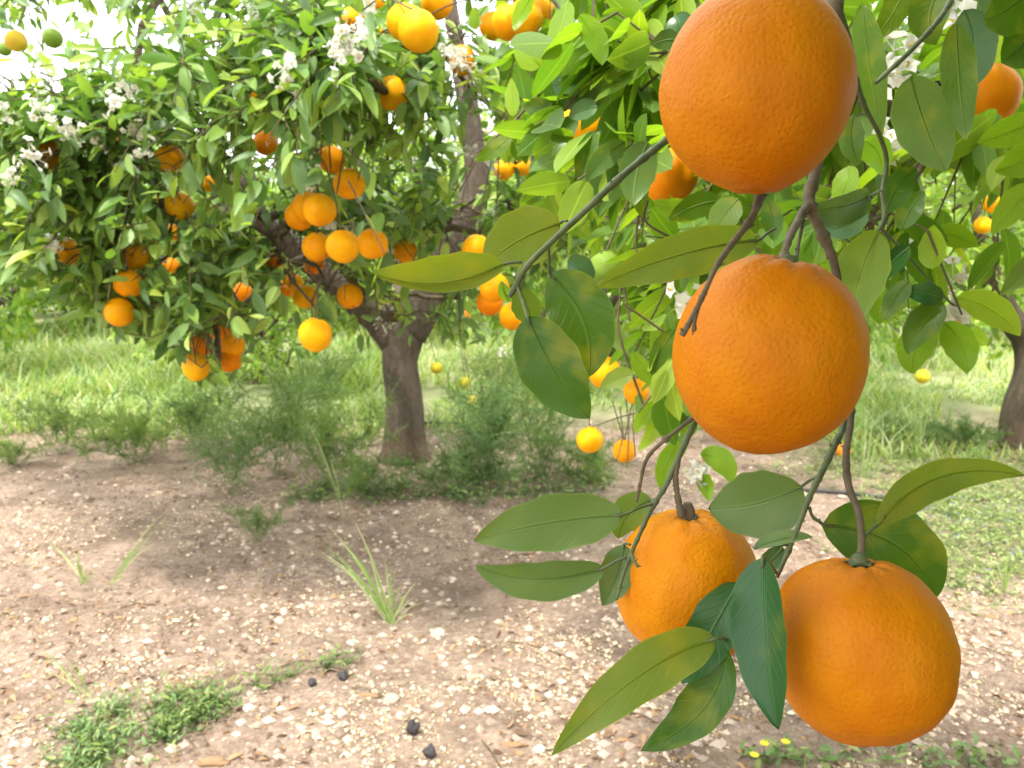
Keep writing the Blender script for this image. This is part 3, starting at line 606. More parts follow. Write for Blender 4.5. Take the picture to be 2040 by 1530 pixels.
# ---------------------------------------------------------------- right-hand tree
b1=G(2035,893); rt=empty('orange_tree',b1,'orange tree at the right edge with a dark leaning trunk in bright grass','tree','background orange trees in rows')
d1=proj(b1[None])[2][0]; B1=lambda q:np.asarray(q)-b1
A=Acc(); sp=spline([b1-[0,0,.15],P(2035,893,d1),P(2042,820,d1),P(2062,740,d1),P(2056,680,d1),P(2030,640,d1)],8); A.add(*tube(B1(sp),np.interp(np.linspace(0,1,len(sp)),[0,.2,.5,1],[.16,.14,.115,.1]),32,.12,9)); link('trunk',A.mesh('trunk'),M['bark'],rt)
nodes=[P(2050,680,d1)]; par=[0]
for pts,rads in (([(2055,690,d1),(2010,620,d1),(1985,560,d1-.1),(1950,450,d1-.2),(1930,300,d1-.2)],[.08,.06,.05,.035,.02]),([(2055,690,d1),(2100,560,d1),(2150,400,d1),(2180,200,d1)],[.08,.06,.045,.02])):
    w=np.array([P(*p) for p in pts]); s=spline(w,5); A=Acc(); A.add(*tube(B1(s),np.interp(np.linspace(0,1,len(s)),np.linspace(0,1,len(rads)),rads),12,.1,2)); link('limb',A.mesh('limb'),M['bark'],rt)
    j=0
    for q in s[3::3]: nodes.append(q); par.append(j); j=len(nodes)-1
ctr=b1+[.1,0,1.75]; cl=[]
while len(cl)<230:
    d=nrm(rng.normal(0,1,3)); q=ctr+d*(rng.uniform(.3,1)**.5)*np.array([1.6,1.5,1.25]); px,py,dd=proj(q)
    if q[2]<.55 or (py>700 and px<2040) or (px<1800 and py>640): continue
    cl.append(q)
cl=np.array(cl); nodes,par,cnt,n0=skeleton(nodes,par,cl,rng); Pn,LD,N,L,(tA,tB),TE=grow(cl,ctr,rng,5,10,(.15,.3),(.065,.1)); cen=Pn+LD*L[:,None]*.5
ok=keepmask(cen); px,py,dd=proj(cen); ok&=~((px>1985)&(py>690)&(dd<d1)&(rng.random(len(px))<.8)); ok&=~((px>1640)&(px<1800)&(py>330)&(py<480)&(rng.random(len(px))<.7)); Pn,LD,N,L=Pn[ok],LD[ok],N[ok],L[ok]
v,f,u=leafcrowd(B1(Pn),LD,N,L,L*.46,rng.uniform(.05,.6,len(L)),rng.uniform(0,.35,len(L))); link('crown',mesh_np('crown',v,f,u),M['leaf_far'],rt)
br=Acc(); branch_acc(nodes-b1,par,cnt,n0,.004,br,rmax=.04); br.add(*prisms(B1(tA),B1(tB),.0028,.0018,3))
for c,r in ORPOS[NNEAR:]:
    top=c+[0,0,r*.9]; dd_=np.linalg.norm(cl-(top+[0,0,.12]),axis=1)+5*(cl[:,2]<top[2]); q=cl[int(np.argmin(dd_))]; br.add(*tube(B1(spline([q,(q+top)/2+[0,0,.03],top],5)),.0025,5,cap=False))
link('small_branches',br.mesh('small_branches'),M['twig_brown'],rt)
pts=[q for q in TE[rng.choice(len(TE),120)] if proj(q)[0]<2080 and proj(q)[0]>1700][:55]; blossoms(rt,b1,pts,FLM,rng,(.7,1.1))
# ---------------------------------------------------------------- near tree (its boughs hang into the picture from above right)
b2=np.array([1.55,.15,gz(1.55,.15)]); nt_=empty('orange_tree',b2,'near orange tree whose leafy boughs hang in from the top right','tree'); B2=lambda q:np.asarray(q)-b2
A=Acc(); sp=spline([b2-[0,0,.2],b2,b2+[.03,.02,.35],b2+[-.02,.03,.75],b2+[-.05,.05,.95]],8); A.add(*tube(B2(sp),np.interp(np.linspace(0,1,len(sp)),[0,.2,.5,1],[.17,.14,.12,.13]),32,.12,4)); link('trunk',A.mesh('trunk'),M['bark'],nt_)
nodes=[b2+[-.05,.05,.95]]; par=[0]
for pts,rads in (([(1.5,.2,.95),(1.25,.45,1.5),(.95,.75,1.95),(.6,.95,2.2),(.25,1.0,2.3)],[.09,.07,.05,.035,.02]),
 ([(1.5,.2,.95),(1.8,.8,1.5),(1.95,1.2,1.9),(1.8,1.7,2.3)],[.08,.06,.04,.02]),
 ([(1.5,.2,.95),(1.1,.0,1.6),(.6,-.1,2.05),(.1,0,2.3),(-.3,.1,2.4)],[.08,.055,.04,.03,.018]),
 ([(1.5,.2,.95),(1.9,-.3,1.6),(2.2,-.8,2.1)],[.08,.055,.03]),
 ([(.95,.75,1.95),(.6,.6,1.95),(.35,.48,1.75),P(1668,-150,.52),P(1662,0,.50)],[.03,.022,.015,.008,.006])):
    w=np.array(pts); s=spline(w,6); A=Acc(); A.add(*tube(B2(s),np.interp(np.linspace(0,1,len(s)),np.linspace(0,1,len(rads)),rads),12,.1,2)); link('limb',A.mesh('limb'),M['bark'],nt_)
    d0=np.linalg.norm(np.array(nodes)-w[0],axis=1); j=int(np.argmin(d0))
    for q in s[3::3]: nodes.append(q); par.append(j); j=len(nodes)-1
POLY=[(1040,-900),(1010,60),(960,220),(1000,330),(1100,440),(1150,470),(1240,560),(1240,680),(1260,800),(1290,860),(1360,860),(1400,760),(1500,600),(1600,560),(1740,640),(1830,690),(1950,700),(1990,560),(2300,560),(2600,-900)]
cl=[]
tries=0
while len(cl)<84:   # visible part: shoots 0.75 to 1.9 m away
    tries+=1; px_=rng.uniform(1000,2150); py_=rng.uniform(-60,840); d=rng.uniform(.85,2.0)
    if not inpoly(np.array(px_),np.array(py_),POLY): continue
    if px_>1620 and py_>300 and rng.random()<.75: continue
    if d<1.25 and px_<1330: continue
    if px_<1330 and rng.random()<.45: continue
    if px_<1330: d=rng.uniform(1.5,2.3)
    cl.append(P(px_,py_,d))
nvis=len(cl); rb=np.random.default_rng(5)
while len(cl)<nvis+380:  # canopy overhead and to the right, shading the near bunch
    q=np.array([rb.uniform(-.7,2.2),rb.uniform(-1.6,1.0),rb.uniform(1.55,2.6)]); px,py,dd=proj(q)
    if dd>.1 and -300<px<2200 and py>-150: continue
    if q[2]<1.8 and q[0]<.7: continue
    if q[1]>.2 and q[0]<.35: continue
    if q[0]<-.35: continue
    cl.append(q)
cl=np.array(cl); ext=[]
while len(ext)<150:  # unseen clumps added low at the right to darken that side of the fruit
    q=np.array([rb.uniform(.5,1.7),rb.uniform(-.7,1.0),rb.uniform(.45,1.9)]); px,py,dd=proj(q)
    if dd>0 and px<2300 and py>-200: continue
    ext.append(q)
while len(ext)<240:  # unseen clumps added overhead to keep the sun off the big fruit
    q=np.array([rb.uniform(-.15,.8),rb.uniform(-.75,.45),rb.uniform(1.5,2.2)]); px,py,dd=proj(q)
    if dd>0 and py>-250: continue
    ext.append(q)
cl=np.vstack([cl,np.array(ext)])
nodes,par,cnt,n0=skeleton(nodes,par,cl,rng)
Pn,LD,N,L,(tA,tB),TE=grow(cl,np.array([1.3,.4,1.9]),rng,4,9,(.1,.22),(.05,.095),droop=.55)
cen=Pn+LD*L[:,None]*.55; px,py,dd=proj(cen)
infr=(px>-100)&(px<2140)&(py>-100)&(py<1600)&(dd>0)
jit=rng.normal(0,14,len(px)); okp=inpoly(px+jit,py-20+jit,POLY)
fgk=np.ones(len(px),bool)
ok=keepmask(cen)&(~infr|(okp&(dd>.72)))&(np.linalg.norm(cen-CAM,axis=1)>.45)
ok&=~(infr&(px>1640)&(py>420)&(rng.random(len(px))<.45)); hole=((px-1800)**2/50**2+(py-45)**2/30**2<1)|((px>1760)&(px<1960)&(py>330)&(py<430)); ok&=~(hole&infr&(rng.random(len(px))<.85))
for c_ in FG:   # leave room round the big fruit
    ok&=np.linalg.norm(cen-P(c_[0],c_[1],c_[4]),axis=1)>.13
Pn,LD,N,L=Pn[ok],LD[ok],N[ok],L[ok]
v,f,u=leafcrowd(B2(Pn),LD,N,L,L*rng.uniform(.42,.55,len(L)),rng.uniform(.0,.4,len(L)),rng.uniform(-.05,.35,len(L)),TS_HI,.012)
link('crown',mesh_np('crown',v,f,u),M['leaf_near'],nt_); print('near leaves',len(L))
br=Acc()
def okseg(a,b):
    ok=np.ones(len(a),bool)
    for t in (0,.5,1):
        m_=a+(b-a)*t; px,py,dd=proj(m_); inf=(px>0)&(px<2040)&(py>0)&(py<1530)&(dd>0); ok&=~(inf&~inpoly(px,py,POLY))&~(inf&(dd<.7))
        ok&=keepmask(m_,marg=.8)
    return ok
ns=np.array(par); idx=np.arange(n0,len(nodes)); o_=okseg(nodes[ns[idx]],nodes[idx]); idx=idx[o_]
ra=np.minimum(.006,.0017*np.sqrt(np.maximum(cnt[idx],.5))); br.add(*prisms(B2(nodes[ns[idx]]),B2(nodes[idx]),ra,ra*.85,6))
o_=okseg(tA,tB); br.add(*prisms(B2(tA[o_]),B2(tB[o_]),.0017,.0012,5))
for k,(c,r) in enumerate(ORPOS[NMAIN:NNEAR]):
    top=c+[0,0,r*.92]; dd_=np.linalg.norm(cl[:nvis]-(top+[0,0,.1]),axis=1)+5*(cl[:nvis,2]<top[2]+.02); q=cl[int(np.argmin(dd_))]
    br.add(*tube(B2(spline([q,(q+top)/2+[0,0,.02],top],5)),.0017,6,cap=False))
for pl in ([(1170,800,1.9),(1174,840,1.9),(1175,852,1.9)],[(1255,640,1.0),(1240,560,1.0),(1235,600,1.0),(1232,660,1.0),(1265,760,1.0),(1300,850,1.0),(1335,870,.95)],[(1220,800,2),(1235,850,2.05),(1244,878,2.1)],[(1245,780,2),(1252,850,2),(1250,930,2)],[(1262,790,2),(1262,860,2),(1266,910,2)],[(1235,810,2),(1240,870,2),(1228,920,2)],[(1272,430,.95),(1268,500,.95),(1310,520,.95)],[(1290,400,.95),(1285,440,.95),(1330,470,.95),(1380,490,.95)]):
    br.add(*tube(B2(spline([P(*q) for q in pl],6)),.0016,5,cap=False))
link('small_branches',br.mesh('small_branches'),M['twig_brown'],nt_)
pts=[P(*q) for q in ((1125,110,1.15),(1115,125,1.15),(1255,320,1.1),(1245,100,1.3),(975,250,1.4),(985,265,1.4),(1780,100,.75),(1775,150,.72),(1790,145,.74),(1755,200,.8),(1770,290,.85),(1785,300,.85),(1820,520,1.0),(1890,620,.95),(1905,628,.95),(1380,935,1.1),(1395,945,1.1),(1905,30,.8),(1370,600,.9),(1165,370,1.3),(1790,290,1.0),(1900,550,1.1),(1350,420,1.2))]
ro=np.random.default_rng(3)
for i,q in enumerate(pts):
    o=link('blossom',FLS[i%3],None,nt_,q-b2); k=ro.uniform(.7,1.0); o.scale=(k,k,k); o.rotation_euler=ro.uniform(0,6,3)
# twigs of the near bunch: (points px,py,depth), radii px-ish in mm, material
def twig(pts,r,mat,knots=0,seed=0):
    w=spline([P(*q) for q in pts],8); n=len(w); r_=np.interp(np.linspace(0,1,n),np.linspace(0,1,len(r)),r)/1000
    rs=np.random.default_rng(seed+50); A=Acc()
    for k in range(knots*2):
        i=rs.integers(2,n-2); r_[i]*=1.22; 
        dv=nrm(rs.normal(0,1,3)); A.add(*prisms([B2(w[i])],[B2(w[i])+dv*(r_[i]+.0014)],r_[i]*.5,.0003,5))
    A.add(*tube(B2(w),r_,10,.08,seed)); return link('twig',A.mesh('twig'),M[mat],nt_)
twig([(1662,0,.50),(1655,120,.50),(1640,250,.49),(1622,350,.47),(1612,405,.46),(1640,470,.455),(1665,540,.455),(1690,700,.46),(1695,830,.44),(1686,900,.425),(1690,965,.415),(1710,1020,.405),(1716,1070,.40),(1714,1122,.395)],[6,5,4.2,3.6,3.4,2.8,2.4,2.2,1.9,1.8,2.0,2.0,1.8,2.0],'twig_brown',9,1)
twig([(1612,405,.46),(1590,440,.445),(1570,480,.42),(1560,520,.40)],[2.6,2.3,2.0,2.0],'twig_brown',3,2)
twig([(1600,440,.45),(1592,480,.44),(1585,520,.42)],[1.2,1.0,1.0],'twig_brown',1,22)
twig([(1520,370,.40),(1500,430,.36),(1455,490,.34),(1425,535,.325),(1400,590,.32),(1375,640,.32),(1358,668,.322)],[2.2,1.6,1.3,1.1,1.0,1.0,1.3],'twig_brown',8,3)
twig([(1392,610,.32),(1384,640,.319),(1382,660,.319)],[.8,.8,1.0],'twig_brown',1,32)
twig([(1440,180,.50),(1385,235,.50),(1320,285,.50),(1240,350,.48),(1160,425,.47),(1100,480,.46),(1050,530,.45),(1030,565,.45),(1015,592,.45)],[2.3,2.3,2.3,2.2,2.0,1.9,1.8,1.9,1.5],'twig_green',6,4)
twig([(1662,0,.50),(1560,80,.52),(1440,180,.50)],[5,3,2.3],'twig_green',1,44)
twig([(1440,700,.44),(1410,790,.45),(1380,850,.47),(1350,915,.475),(1325,970,.475),(1300,1010,.475),(1265,1085,.465),(1240,1150,.455),(1228,1195,.45)],[2.0,1.9,1.8,1.8,1.6,1.5,1.2,1.1,.8],'twig_green',7,5)
twig([(1690,700,.46),(1560,690,.46),(1440,700,.44)],[2,2,2],'twig_brown',0,55)
twig([(1410,810,.46),(1368,842,.46),(1320,880,.46),(1288,915,.465),(1275,965,.47),(1268,1000,.47)],[1.3,1.2,1.2,1.0,1.0,.9],'twig_brown',6,6)
twig([(1352,915,.475),(1346,950,.475),(1350,990,.475),(1358,1030,.472)],[1.6,1.7,1.7,2.3],'twig_brown',5,7)
twig([(1257,1100,.455),(1262,1115,.452),(1272,1130,.45)],[.9,.8,.9],'twig_green',2,71)
twig([(1695,760,.46),(1680,850,.45),(1666,880,.44),(1640,935,.435),(1615,985,.43),(1590,1050,.425),(1565,1110,.42),(1548,1150,.415)],[2,1.8,1.7,1.8,1.6,1.4,1.3,1.0],'twig_green',7,8)
twig([(1612,1010,.43),(1620,1030,.43),(1645,1048,.43)],[1.0,.8,.8],'twig_green',2,81)
twig([(1700,140,.52),(1722,210,.55),(1752,270,.58),(1766,320,.6),(1758,380,.6),(1762,430,.6),(1748,462,.6)],[1.8,1.7,1.6,1.7,1.6,1.7,1.2],'twig_green',4,9)
twig([(1662,0,.50),(1690,80,.51),(1700,140,.52)],[3,2.2,1.8],'twig_green',0,99)
twig([(1935,-90,.62),(1905,-20,.6),(1870,40,.58),(1810,105,.56),(1745,165,.54)],[2.4,2.0,2.0,1.8,1.4],'twig_green',4,10)
twig([(1400,55,.85),(1330,105,.9),(1250,95,.95),(1170,98,1.0),(1110,150,1.0),(1040,225,1.05),(1010,255,1.05),(950,305,1.1)],[2.8,2.8,2.8,2.8,2.4,1.9,1.6,1.1],'twig_brown',5,11)
twig([(1340,120,.9),(1310,150,.9),(1255,200,.92),(1215,240,.95),(1180,275,1.0)],[1.9,1.7,1.5,1.4,1.1],'twig_brown',4,12)
twig([(1088,-20,1.0),(1120,25,1.0),(1150,60,1.0),(1175,100,1.0)],[1.8,2.2,2.2,2.2],'twig_brown',3,13)
twig([(1208,-10,.95),(1212,40,.95),(1220,92,.95)],[1.5,1.5,1.5],'twig_brown',2,14)
twig([(1690,400,.75),(1740,440,.8),(1790,490,.85),(1840,545,.9),(1890,600,.9),(1905,610,.9)],[1.4,1.4,1.3,1.3,1.3,1.0],'twig_green',3,15)
twig([(1645,430,.7),(1690,480,.75),(1760,540,.8)],[1.2,1.2,1.0],'twig_green',2,16)
# leaves of the near bunch, each its own part
def hleaf(b,t,w,bend=(0,0),db=.45,dtp=.45,roll=0,fold=12,mat='leaf_hero',pet=None,top=True,bd=0.0,rip=.045,lab=None,wav=0.05,tw=None):
    if tw is None: tw=((b[0]*7+b[1]*3)%50)-25
    Bp=P(b[0],b[1],db);Tp=P(t[0],t[1],dtp); dm=(db+dtp)/2; Mp=P((b[0]+t[0])/2+bend[0]*2,(b[1]+t[1])/2+bend[1]*2,dm+bd)
    nv_,nu_=30,6; V=[];U=[]; W=w/F*dm
    Lw=np.linalg.norm(Tp-Bp); ph=(b[0]*.37+b[1]*.21)%6
    for i in range(nv_+1):
        s=i/nv_; c=(1-s)**2*Bp+2*s*(1-s)*Mp+s*s*Tp; tg=nrm(2*(1-s)*(Mp-Bp)+2*s*(Tp-Mp)); vd=nrm(c-CAM)
        A_=nrm(np.cross(tg,vd)); Nn=np.cross(A_,tg)
        if Nn@vd>0: Nn=-Nn
        hw=wprof(s)*.5*W*(1+.03*math.sin(s*23+ph))
        for j in range(-nu_,nu_+1):
            x=j/nu_; f_=R(fold)*(.6+.4*abs(x)); a=R(roll+tw*(s-.4))+(f_ if x>0 else -f_); sg=abs(x)*hw
            q=c+(A_*math.cos(a)+Nn*math.sin(a))*sg*(1 if x>0 else -1)
            q=q+Nn*(rip*Lw*.35*abs(x)**1.5*math.sin(s*11+ph+(1.5 if x>0 else 0))+wav*Lw*math.sin(s*6+ph)*.3)
            V.append(q);U.append((.5+x*.5,s))
    k=2*nu_+1; Fc=[]
    for i in range(nv_):
        for j in range(k-1):
            q=(i*k+j,i*k+j+1,(i+1)*k+j+1,(i+1)*k+j); Fc+=[(q[0],q[1],q[2]),(q[0],q[2],q[3])]
    V=np.array(V); Fc=np.array(Fc)
    n0_=np.cross(V[Fc[200,1]]-V[Fc[200,0]],V[Fc[200,2]]-V[Fc[200,0]]); facing=(n0_@(V[Fc[200,0]]-CAM))<0
    if facing!=top: Fc=Fc[:,[0,2,1]]
    A=Acc(); A.add(B2(V),Fc,np.array(U))
    # raised midrib and stalk
    mid=V[nu_::k]; A.add(*tube(B2(mid[:-1]),np.linspace(.0008,.0002,len(mid)-1),5,cap=False)[:2],np.tile([.5,.5],((len(mid)-1)*5,1)))
    if pet:
        Pp=P(*pet) if len(pet)==3 else P(pet[0],pet[1],db+.003); stk=tube(B2(spline([Pp,(Pp+Bp)/2+[0,0,.0006],Bp,mid[2]],4)),.0009,6)
    o=link('leaf',A.mesh('leaf'),M[mat],nt_)
    if pet: a2=Acc(); a2.add(stk[0],stk[1]); link('leaf_stalk',a2.mesh('leaf_stalk'),M['twig_green'],o)
    if lab: o['label']=lab
    return o
hleaf((1000,528),(738,542),120,(2,30),.45,.42,25,46,'leaf_yellow',(1040,522,.452),lab='long horizontal leaf with a pale grey upper edge',top=False,rip=.05)
hleaf((1115,445),(965,532),120,(-8,-8),.485,.47,10,8,'leaf_yellow',(1130,440,.475),top=False)
hleaf((1095,545),(1172,752),128,(30,-6),.475,.47,-8,8,'leaf_hero',(1093,490,.465),lab='dark broad leaf with yellow blotch, behind the front hanging leaf')
hleaf((1050,630),(1176,834),128,(-6,12),.43,.43,8,7,'leaf_hero',(1030,570,.45),lab='speckled hanging leaf, lowest left of the near bough')
hleaf((1035,575),(1060,650),62,(4,4),.485,.49,20,10,'leaf_yellow',(1032,560,.45))
hleaf((1512,478),(1186,572),98,(0,-16),.44,.43,-15,12,'leaf_yellow',(1545,455,.45),top=False,lab='long yellow-green leaf between the two upper big oranges')
hleaf((1244,1025),(943,1077),118,(-8,-8),.455,.44,-5,20,'leaf_pale',(1300,1004,.475),top=False,lab='left pointing leaf with pale upper half')
hleaf((1205,1131),(948,1127),92,(-10,24),.455,.44,-30,14,'leaf_pale',(1248,1110,.458),top=False)
hleaf((1243,1085),(1200,1207),72,(6,2),.475,.47,0,14,'leaf_pale',(1255,1085,.462),top=False)
hleaf((1298,995),(1232,1075),70,(-14,-10),.49,.5,0,10,'leaf_hero',(1300,1004,.478),top=False)
hleaf((1598,968),(1412,1012),140,(-2,14),.445,.47,-12,14,'leaf_pale',(1628,950,.434),top=False,lab='round pale leaf with dusty specks behind the lower oranges')
hleaf((1430,1272),(1098,1506),104,(8,-42),.41,.385,-5,14,'leaf_yellow',(1446,1275,.43),top=False,lab='long yellow-green leaf sweeping to the lower left')
hleaf((1442,1290),(1276,1496),108,(44,18),.43,.42,25,20,'leaf_hero',(1446,1278,.43),rip=.06,lab='wavy leaf pointing down, tip rolled at its edge')
hleaf((1470,1160),(1358,1362),98,(-4,10),.435,.43,0,10,'leaf_dark',(1545,1140,.42))
hleaf((1520,1110),(1551,1454),136,(-10,-4),.385,.365,32,24,'leaf_dark',(1550,1145,.412),lab='dark blue-green leaf hanging in front of the gap between the lower oranges')
hleaf((1640,1046),(1866,1196),150,(34,-32),.44,.45,0,8,'leaf_hero',(1645,1048,.43),lab='dark broad leaf behind the lowest big orange')
hleaf((1748,1046),(2036,946),80,(-22,-44),.41,.43,20,14,'leaf_yellow',(1722,1070,.403),top=False,lab='curved yellow-green leaf reaching to the right edge')
hleaf((1502,1092),(1620,1070),34,(0,-8),.43,.42,-30,20,'leaf_pale',(1578,1085,.424),top=False)
hleaf((1560,1090),(1508,1140),40,(0,4),.44,.44,0,10,'leaf_pale')
hleaf((1738,388),(1588,412),78,(0,14),.55,.5,-25,26,'leaf_pale',(1760,378,.6),top=True,lab='pale grey leaf between the two upper big oranges, right')
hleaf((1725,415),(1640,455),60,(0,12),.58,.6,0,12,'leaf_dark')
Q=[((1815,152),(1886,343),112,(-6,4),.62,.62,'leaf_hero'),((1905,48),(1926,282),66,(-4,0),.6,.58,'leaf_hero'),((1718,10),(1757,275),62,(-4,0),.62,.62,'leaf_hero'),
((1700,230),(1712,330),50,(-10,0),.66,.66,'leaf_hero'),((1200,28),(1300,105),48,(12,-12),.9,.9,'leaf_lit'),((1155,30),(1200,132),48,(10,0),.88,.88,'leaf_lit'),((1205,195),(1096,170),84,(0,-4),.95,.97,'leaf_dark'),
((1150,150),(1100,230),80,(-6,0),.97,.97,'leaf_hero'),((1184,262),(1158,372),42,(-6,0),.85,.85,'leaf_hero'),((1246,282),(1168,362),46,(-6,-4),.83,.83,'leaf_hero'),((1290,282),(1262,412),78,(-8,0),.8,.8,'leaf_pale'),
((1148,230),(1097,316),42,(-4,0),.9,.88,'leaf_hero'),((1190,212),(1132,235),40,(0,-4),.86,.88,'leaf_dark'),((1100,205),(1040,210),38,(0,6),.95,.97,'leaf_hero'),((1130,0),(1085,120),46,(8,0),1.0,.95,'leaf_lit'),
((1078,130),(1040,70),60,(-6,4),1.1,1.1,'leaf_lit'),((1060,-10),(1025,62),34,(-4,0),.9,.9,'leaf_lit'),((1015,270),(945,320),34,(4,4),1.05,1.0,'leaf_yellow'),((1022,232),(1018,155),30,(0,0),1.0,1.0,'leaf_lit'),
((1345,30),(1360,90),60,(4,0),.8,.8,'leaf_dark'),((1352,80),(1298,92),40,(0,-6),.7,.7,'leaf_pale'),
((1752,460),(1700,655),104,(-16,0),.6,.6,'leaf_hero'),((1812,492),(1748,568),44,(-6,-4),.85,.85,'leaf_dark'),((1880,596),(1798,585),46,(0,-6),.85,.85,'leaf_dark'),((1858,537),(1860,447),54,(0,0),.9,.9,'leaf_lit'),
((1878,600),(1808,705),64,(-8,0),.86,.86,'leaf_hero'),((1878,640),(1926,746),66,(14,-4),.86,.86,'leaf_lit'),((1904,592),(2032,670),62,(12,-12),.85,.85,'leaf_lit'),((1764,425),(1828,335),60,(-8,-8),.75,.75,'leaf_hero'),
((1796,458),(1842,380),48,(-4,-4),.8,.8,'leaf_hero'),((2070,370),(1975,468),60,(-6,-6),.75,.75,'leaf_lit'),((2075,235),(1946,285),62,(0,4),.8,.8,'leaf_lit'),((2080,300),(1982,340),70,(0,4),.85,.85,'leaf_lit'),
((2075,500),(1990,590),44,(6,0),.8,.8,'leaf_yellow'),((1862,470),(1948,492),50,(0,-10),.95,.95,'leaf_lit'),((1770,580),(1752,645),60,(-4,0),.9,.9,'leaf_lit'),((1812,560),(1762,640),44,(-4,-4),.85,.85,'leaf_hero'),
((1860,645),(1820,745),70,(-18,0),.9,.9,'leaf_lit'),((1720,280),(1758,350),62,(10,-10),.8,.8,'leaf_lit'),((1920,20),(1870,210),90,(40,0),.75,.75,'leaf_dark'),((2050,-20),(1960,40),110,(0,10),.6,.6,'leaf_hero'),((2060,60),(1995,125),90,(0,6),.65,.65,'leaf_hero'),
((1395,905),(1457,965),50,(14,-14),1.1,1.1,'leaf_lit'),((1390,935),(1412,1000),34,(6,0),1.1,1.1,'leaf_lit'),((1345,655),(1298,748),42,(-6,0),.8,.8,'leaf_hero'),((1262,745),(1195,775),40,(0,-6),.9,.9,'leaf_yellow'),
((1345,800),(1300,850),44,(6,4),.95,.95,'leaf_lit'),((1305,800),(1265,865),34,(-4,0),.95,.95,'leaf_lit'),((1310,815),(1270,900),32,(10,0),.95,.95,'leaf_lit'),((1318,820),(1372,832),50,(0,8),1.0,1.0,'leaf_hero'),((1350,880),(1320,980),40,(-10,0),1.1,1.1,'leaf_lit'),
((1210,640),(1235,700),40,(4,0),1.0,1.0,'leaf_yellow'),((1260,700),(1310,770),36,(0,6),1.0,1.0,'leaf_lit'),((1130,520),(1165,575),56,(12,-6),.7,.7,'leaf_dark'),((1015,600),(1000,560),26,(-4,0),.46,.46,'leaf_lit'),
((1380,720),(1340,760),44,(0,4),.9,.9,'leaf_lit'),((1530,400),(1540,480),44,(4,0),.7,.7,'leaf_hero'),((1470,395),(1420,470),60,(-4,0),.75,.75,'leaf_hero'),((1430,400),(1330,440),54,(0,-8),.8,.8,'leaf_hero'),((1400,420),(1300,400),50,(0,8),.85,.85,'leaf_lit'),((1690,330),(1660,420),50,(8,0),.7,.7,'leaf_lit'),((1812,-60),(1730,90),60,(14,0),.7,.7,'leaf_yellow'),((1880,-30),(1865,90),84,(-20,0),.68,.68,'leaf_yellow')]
for i,(b,t,w,bn,db,dq,mt) in enumerate(Q):
    hleaf(b,t,w,bn,db,dq,rng.uniform(-18,18),rng.uniform(5,16),mt,None,top=(i%3!=0),bd=rng.uniform(-.01,.01),rip=.03)
# the four big oranges
fgm=[fruit_mesh('big_orange',128,80,.035,True,2,.0),fruit_mesh('big_orange_round',128,80,.035,True,6,.02),fruit_mesh('big_orange_oval',128,80,.05,False,12,.03),fruit_mesh('big_orange_squat',128,80,.05,False,17,.07)]
for (px,py,rx,rz,d,tx,ty,cc,lab),me in zip(FG,fgm):
    me.materials.append(M['orange_near']); o=link('orange',me,None,None,P(px,py,d)); dd=d
    s=rx/F*d/.045; o.scale=(s,s,s*rz/rx); o.rotation_euler=(R(-tx) if tx<0 else R(-tx),R(ty),0)
    o.color=(*cc,1); tag(o,lab,'orange','big oranges of the near bunch')
    k=link('calyx',calm.copy() if 'stalk and' in lab else calm,None,o,(0,0,.0405)); k.scale=(1.1,1.1,1.1)
    if 'stalk and' in lab: k.data.materials.clear(); k.data.materials.append(M['twig_brown']); k.scale=(1.2,1.2,2.2)
# ---------------------------------------------------------------- undergrowth
def grass_field(name,zones,seed,mat,blade=(.10,.28),w=.0035,label=None,cat=None):
    r=np.random.default_rng(seed); Ps=[]; Hs=[]
    for x0,x1,y0,y1,n,h0,h1,clump in zones:
        x=r.uniform(x0,x1,n); y=r.uniform(y0,y1,n)
        k=np.array([mnoise.noise((a*clump[0],b*clump[0],seed)) for a,b in zip(x,y)])>clump[1]
        x,y=x[k],y[k]; Ps.append(np.stack([x,y,np.array([gz(a,b) for a,b in zip(x,y)])-.01],1)); Hs.append(r.uniform(h0,h1,len(x))*(1+.4*r.normal(0,.5,len(x)).clip(-1,1))*np.array([.75+1.1*mnoise.noise((a*.9,b*.9,9)) for a,b in zip(x,y)]).clip(.3,1.6))
    Pn=np.vstack(Ps); Hh=np.concatenate(Hs); n=len(Pn); a=r.uniform(0,6.28,n); ln=np.stack([np.cos(a),np.sin(a),np.zeros(n)],1); D=nrm(np.array([0,0,1.0])+ln*r.uniform(.05,.7,(n,1)))
    N=-ln+[0,0,.3]; S=nrm(np.cross(D,N)); Nn=np.cross(S,D); ww=w*(1+Pn[:,1:2]*.12)
    V=[]; 
    for t,wk in ((0,1),(.4,.9),(.75,.55)):
        c=Pn+D*Hh[:,None]*t-Nn*0*t+ln*Hh[:,None]*.45*t*t-np.array([0,0,1])*Hh[:,None]*.22*t*t; V+=[c-S*ww*wk,c+S*ww*wk]
    V.append(Pn+D*Hh[:,None]+ln*Hh[:,None]*.45-np.array([0,0,1])*Hh[:,None]*.22); V=np.stack(V,1).reshape(-1,3)
    t=np.array([(0,1,3),(0,3,2),(2,3,5),(2,5,4),(4,5,6)]); Fc=(t[None]+np.arange(n)[:,None,None]*7).reshape(-1,3)
    o=link(name,mesh_np(name,V,Fc,np.zeros((len(V),2))),M[mat]); tag(o,label,cat,kind='stuff'); print(name,n); return o
grass_field('grass',[(-6.5,-.9,4.9,7.5,14000,.08,.34,(.8,-.2)),(-7,-1.2,6.2,9,8000,.3,.62,(.6,-.05)),(-12,9,7,14,24000,.15,.4,(.5,-.5)),(-.6,2.5,5.2,7.5,6000,.06,.2,(1.1,-.02)),(2,6.5,4.4,7.5,11000,.08,.32,(1.0,-.2))],31,'grass',label='tall bright green and straw coloured grass between the tree rows',cat='grass')
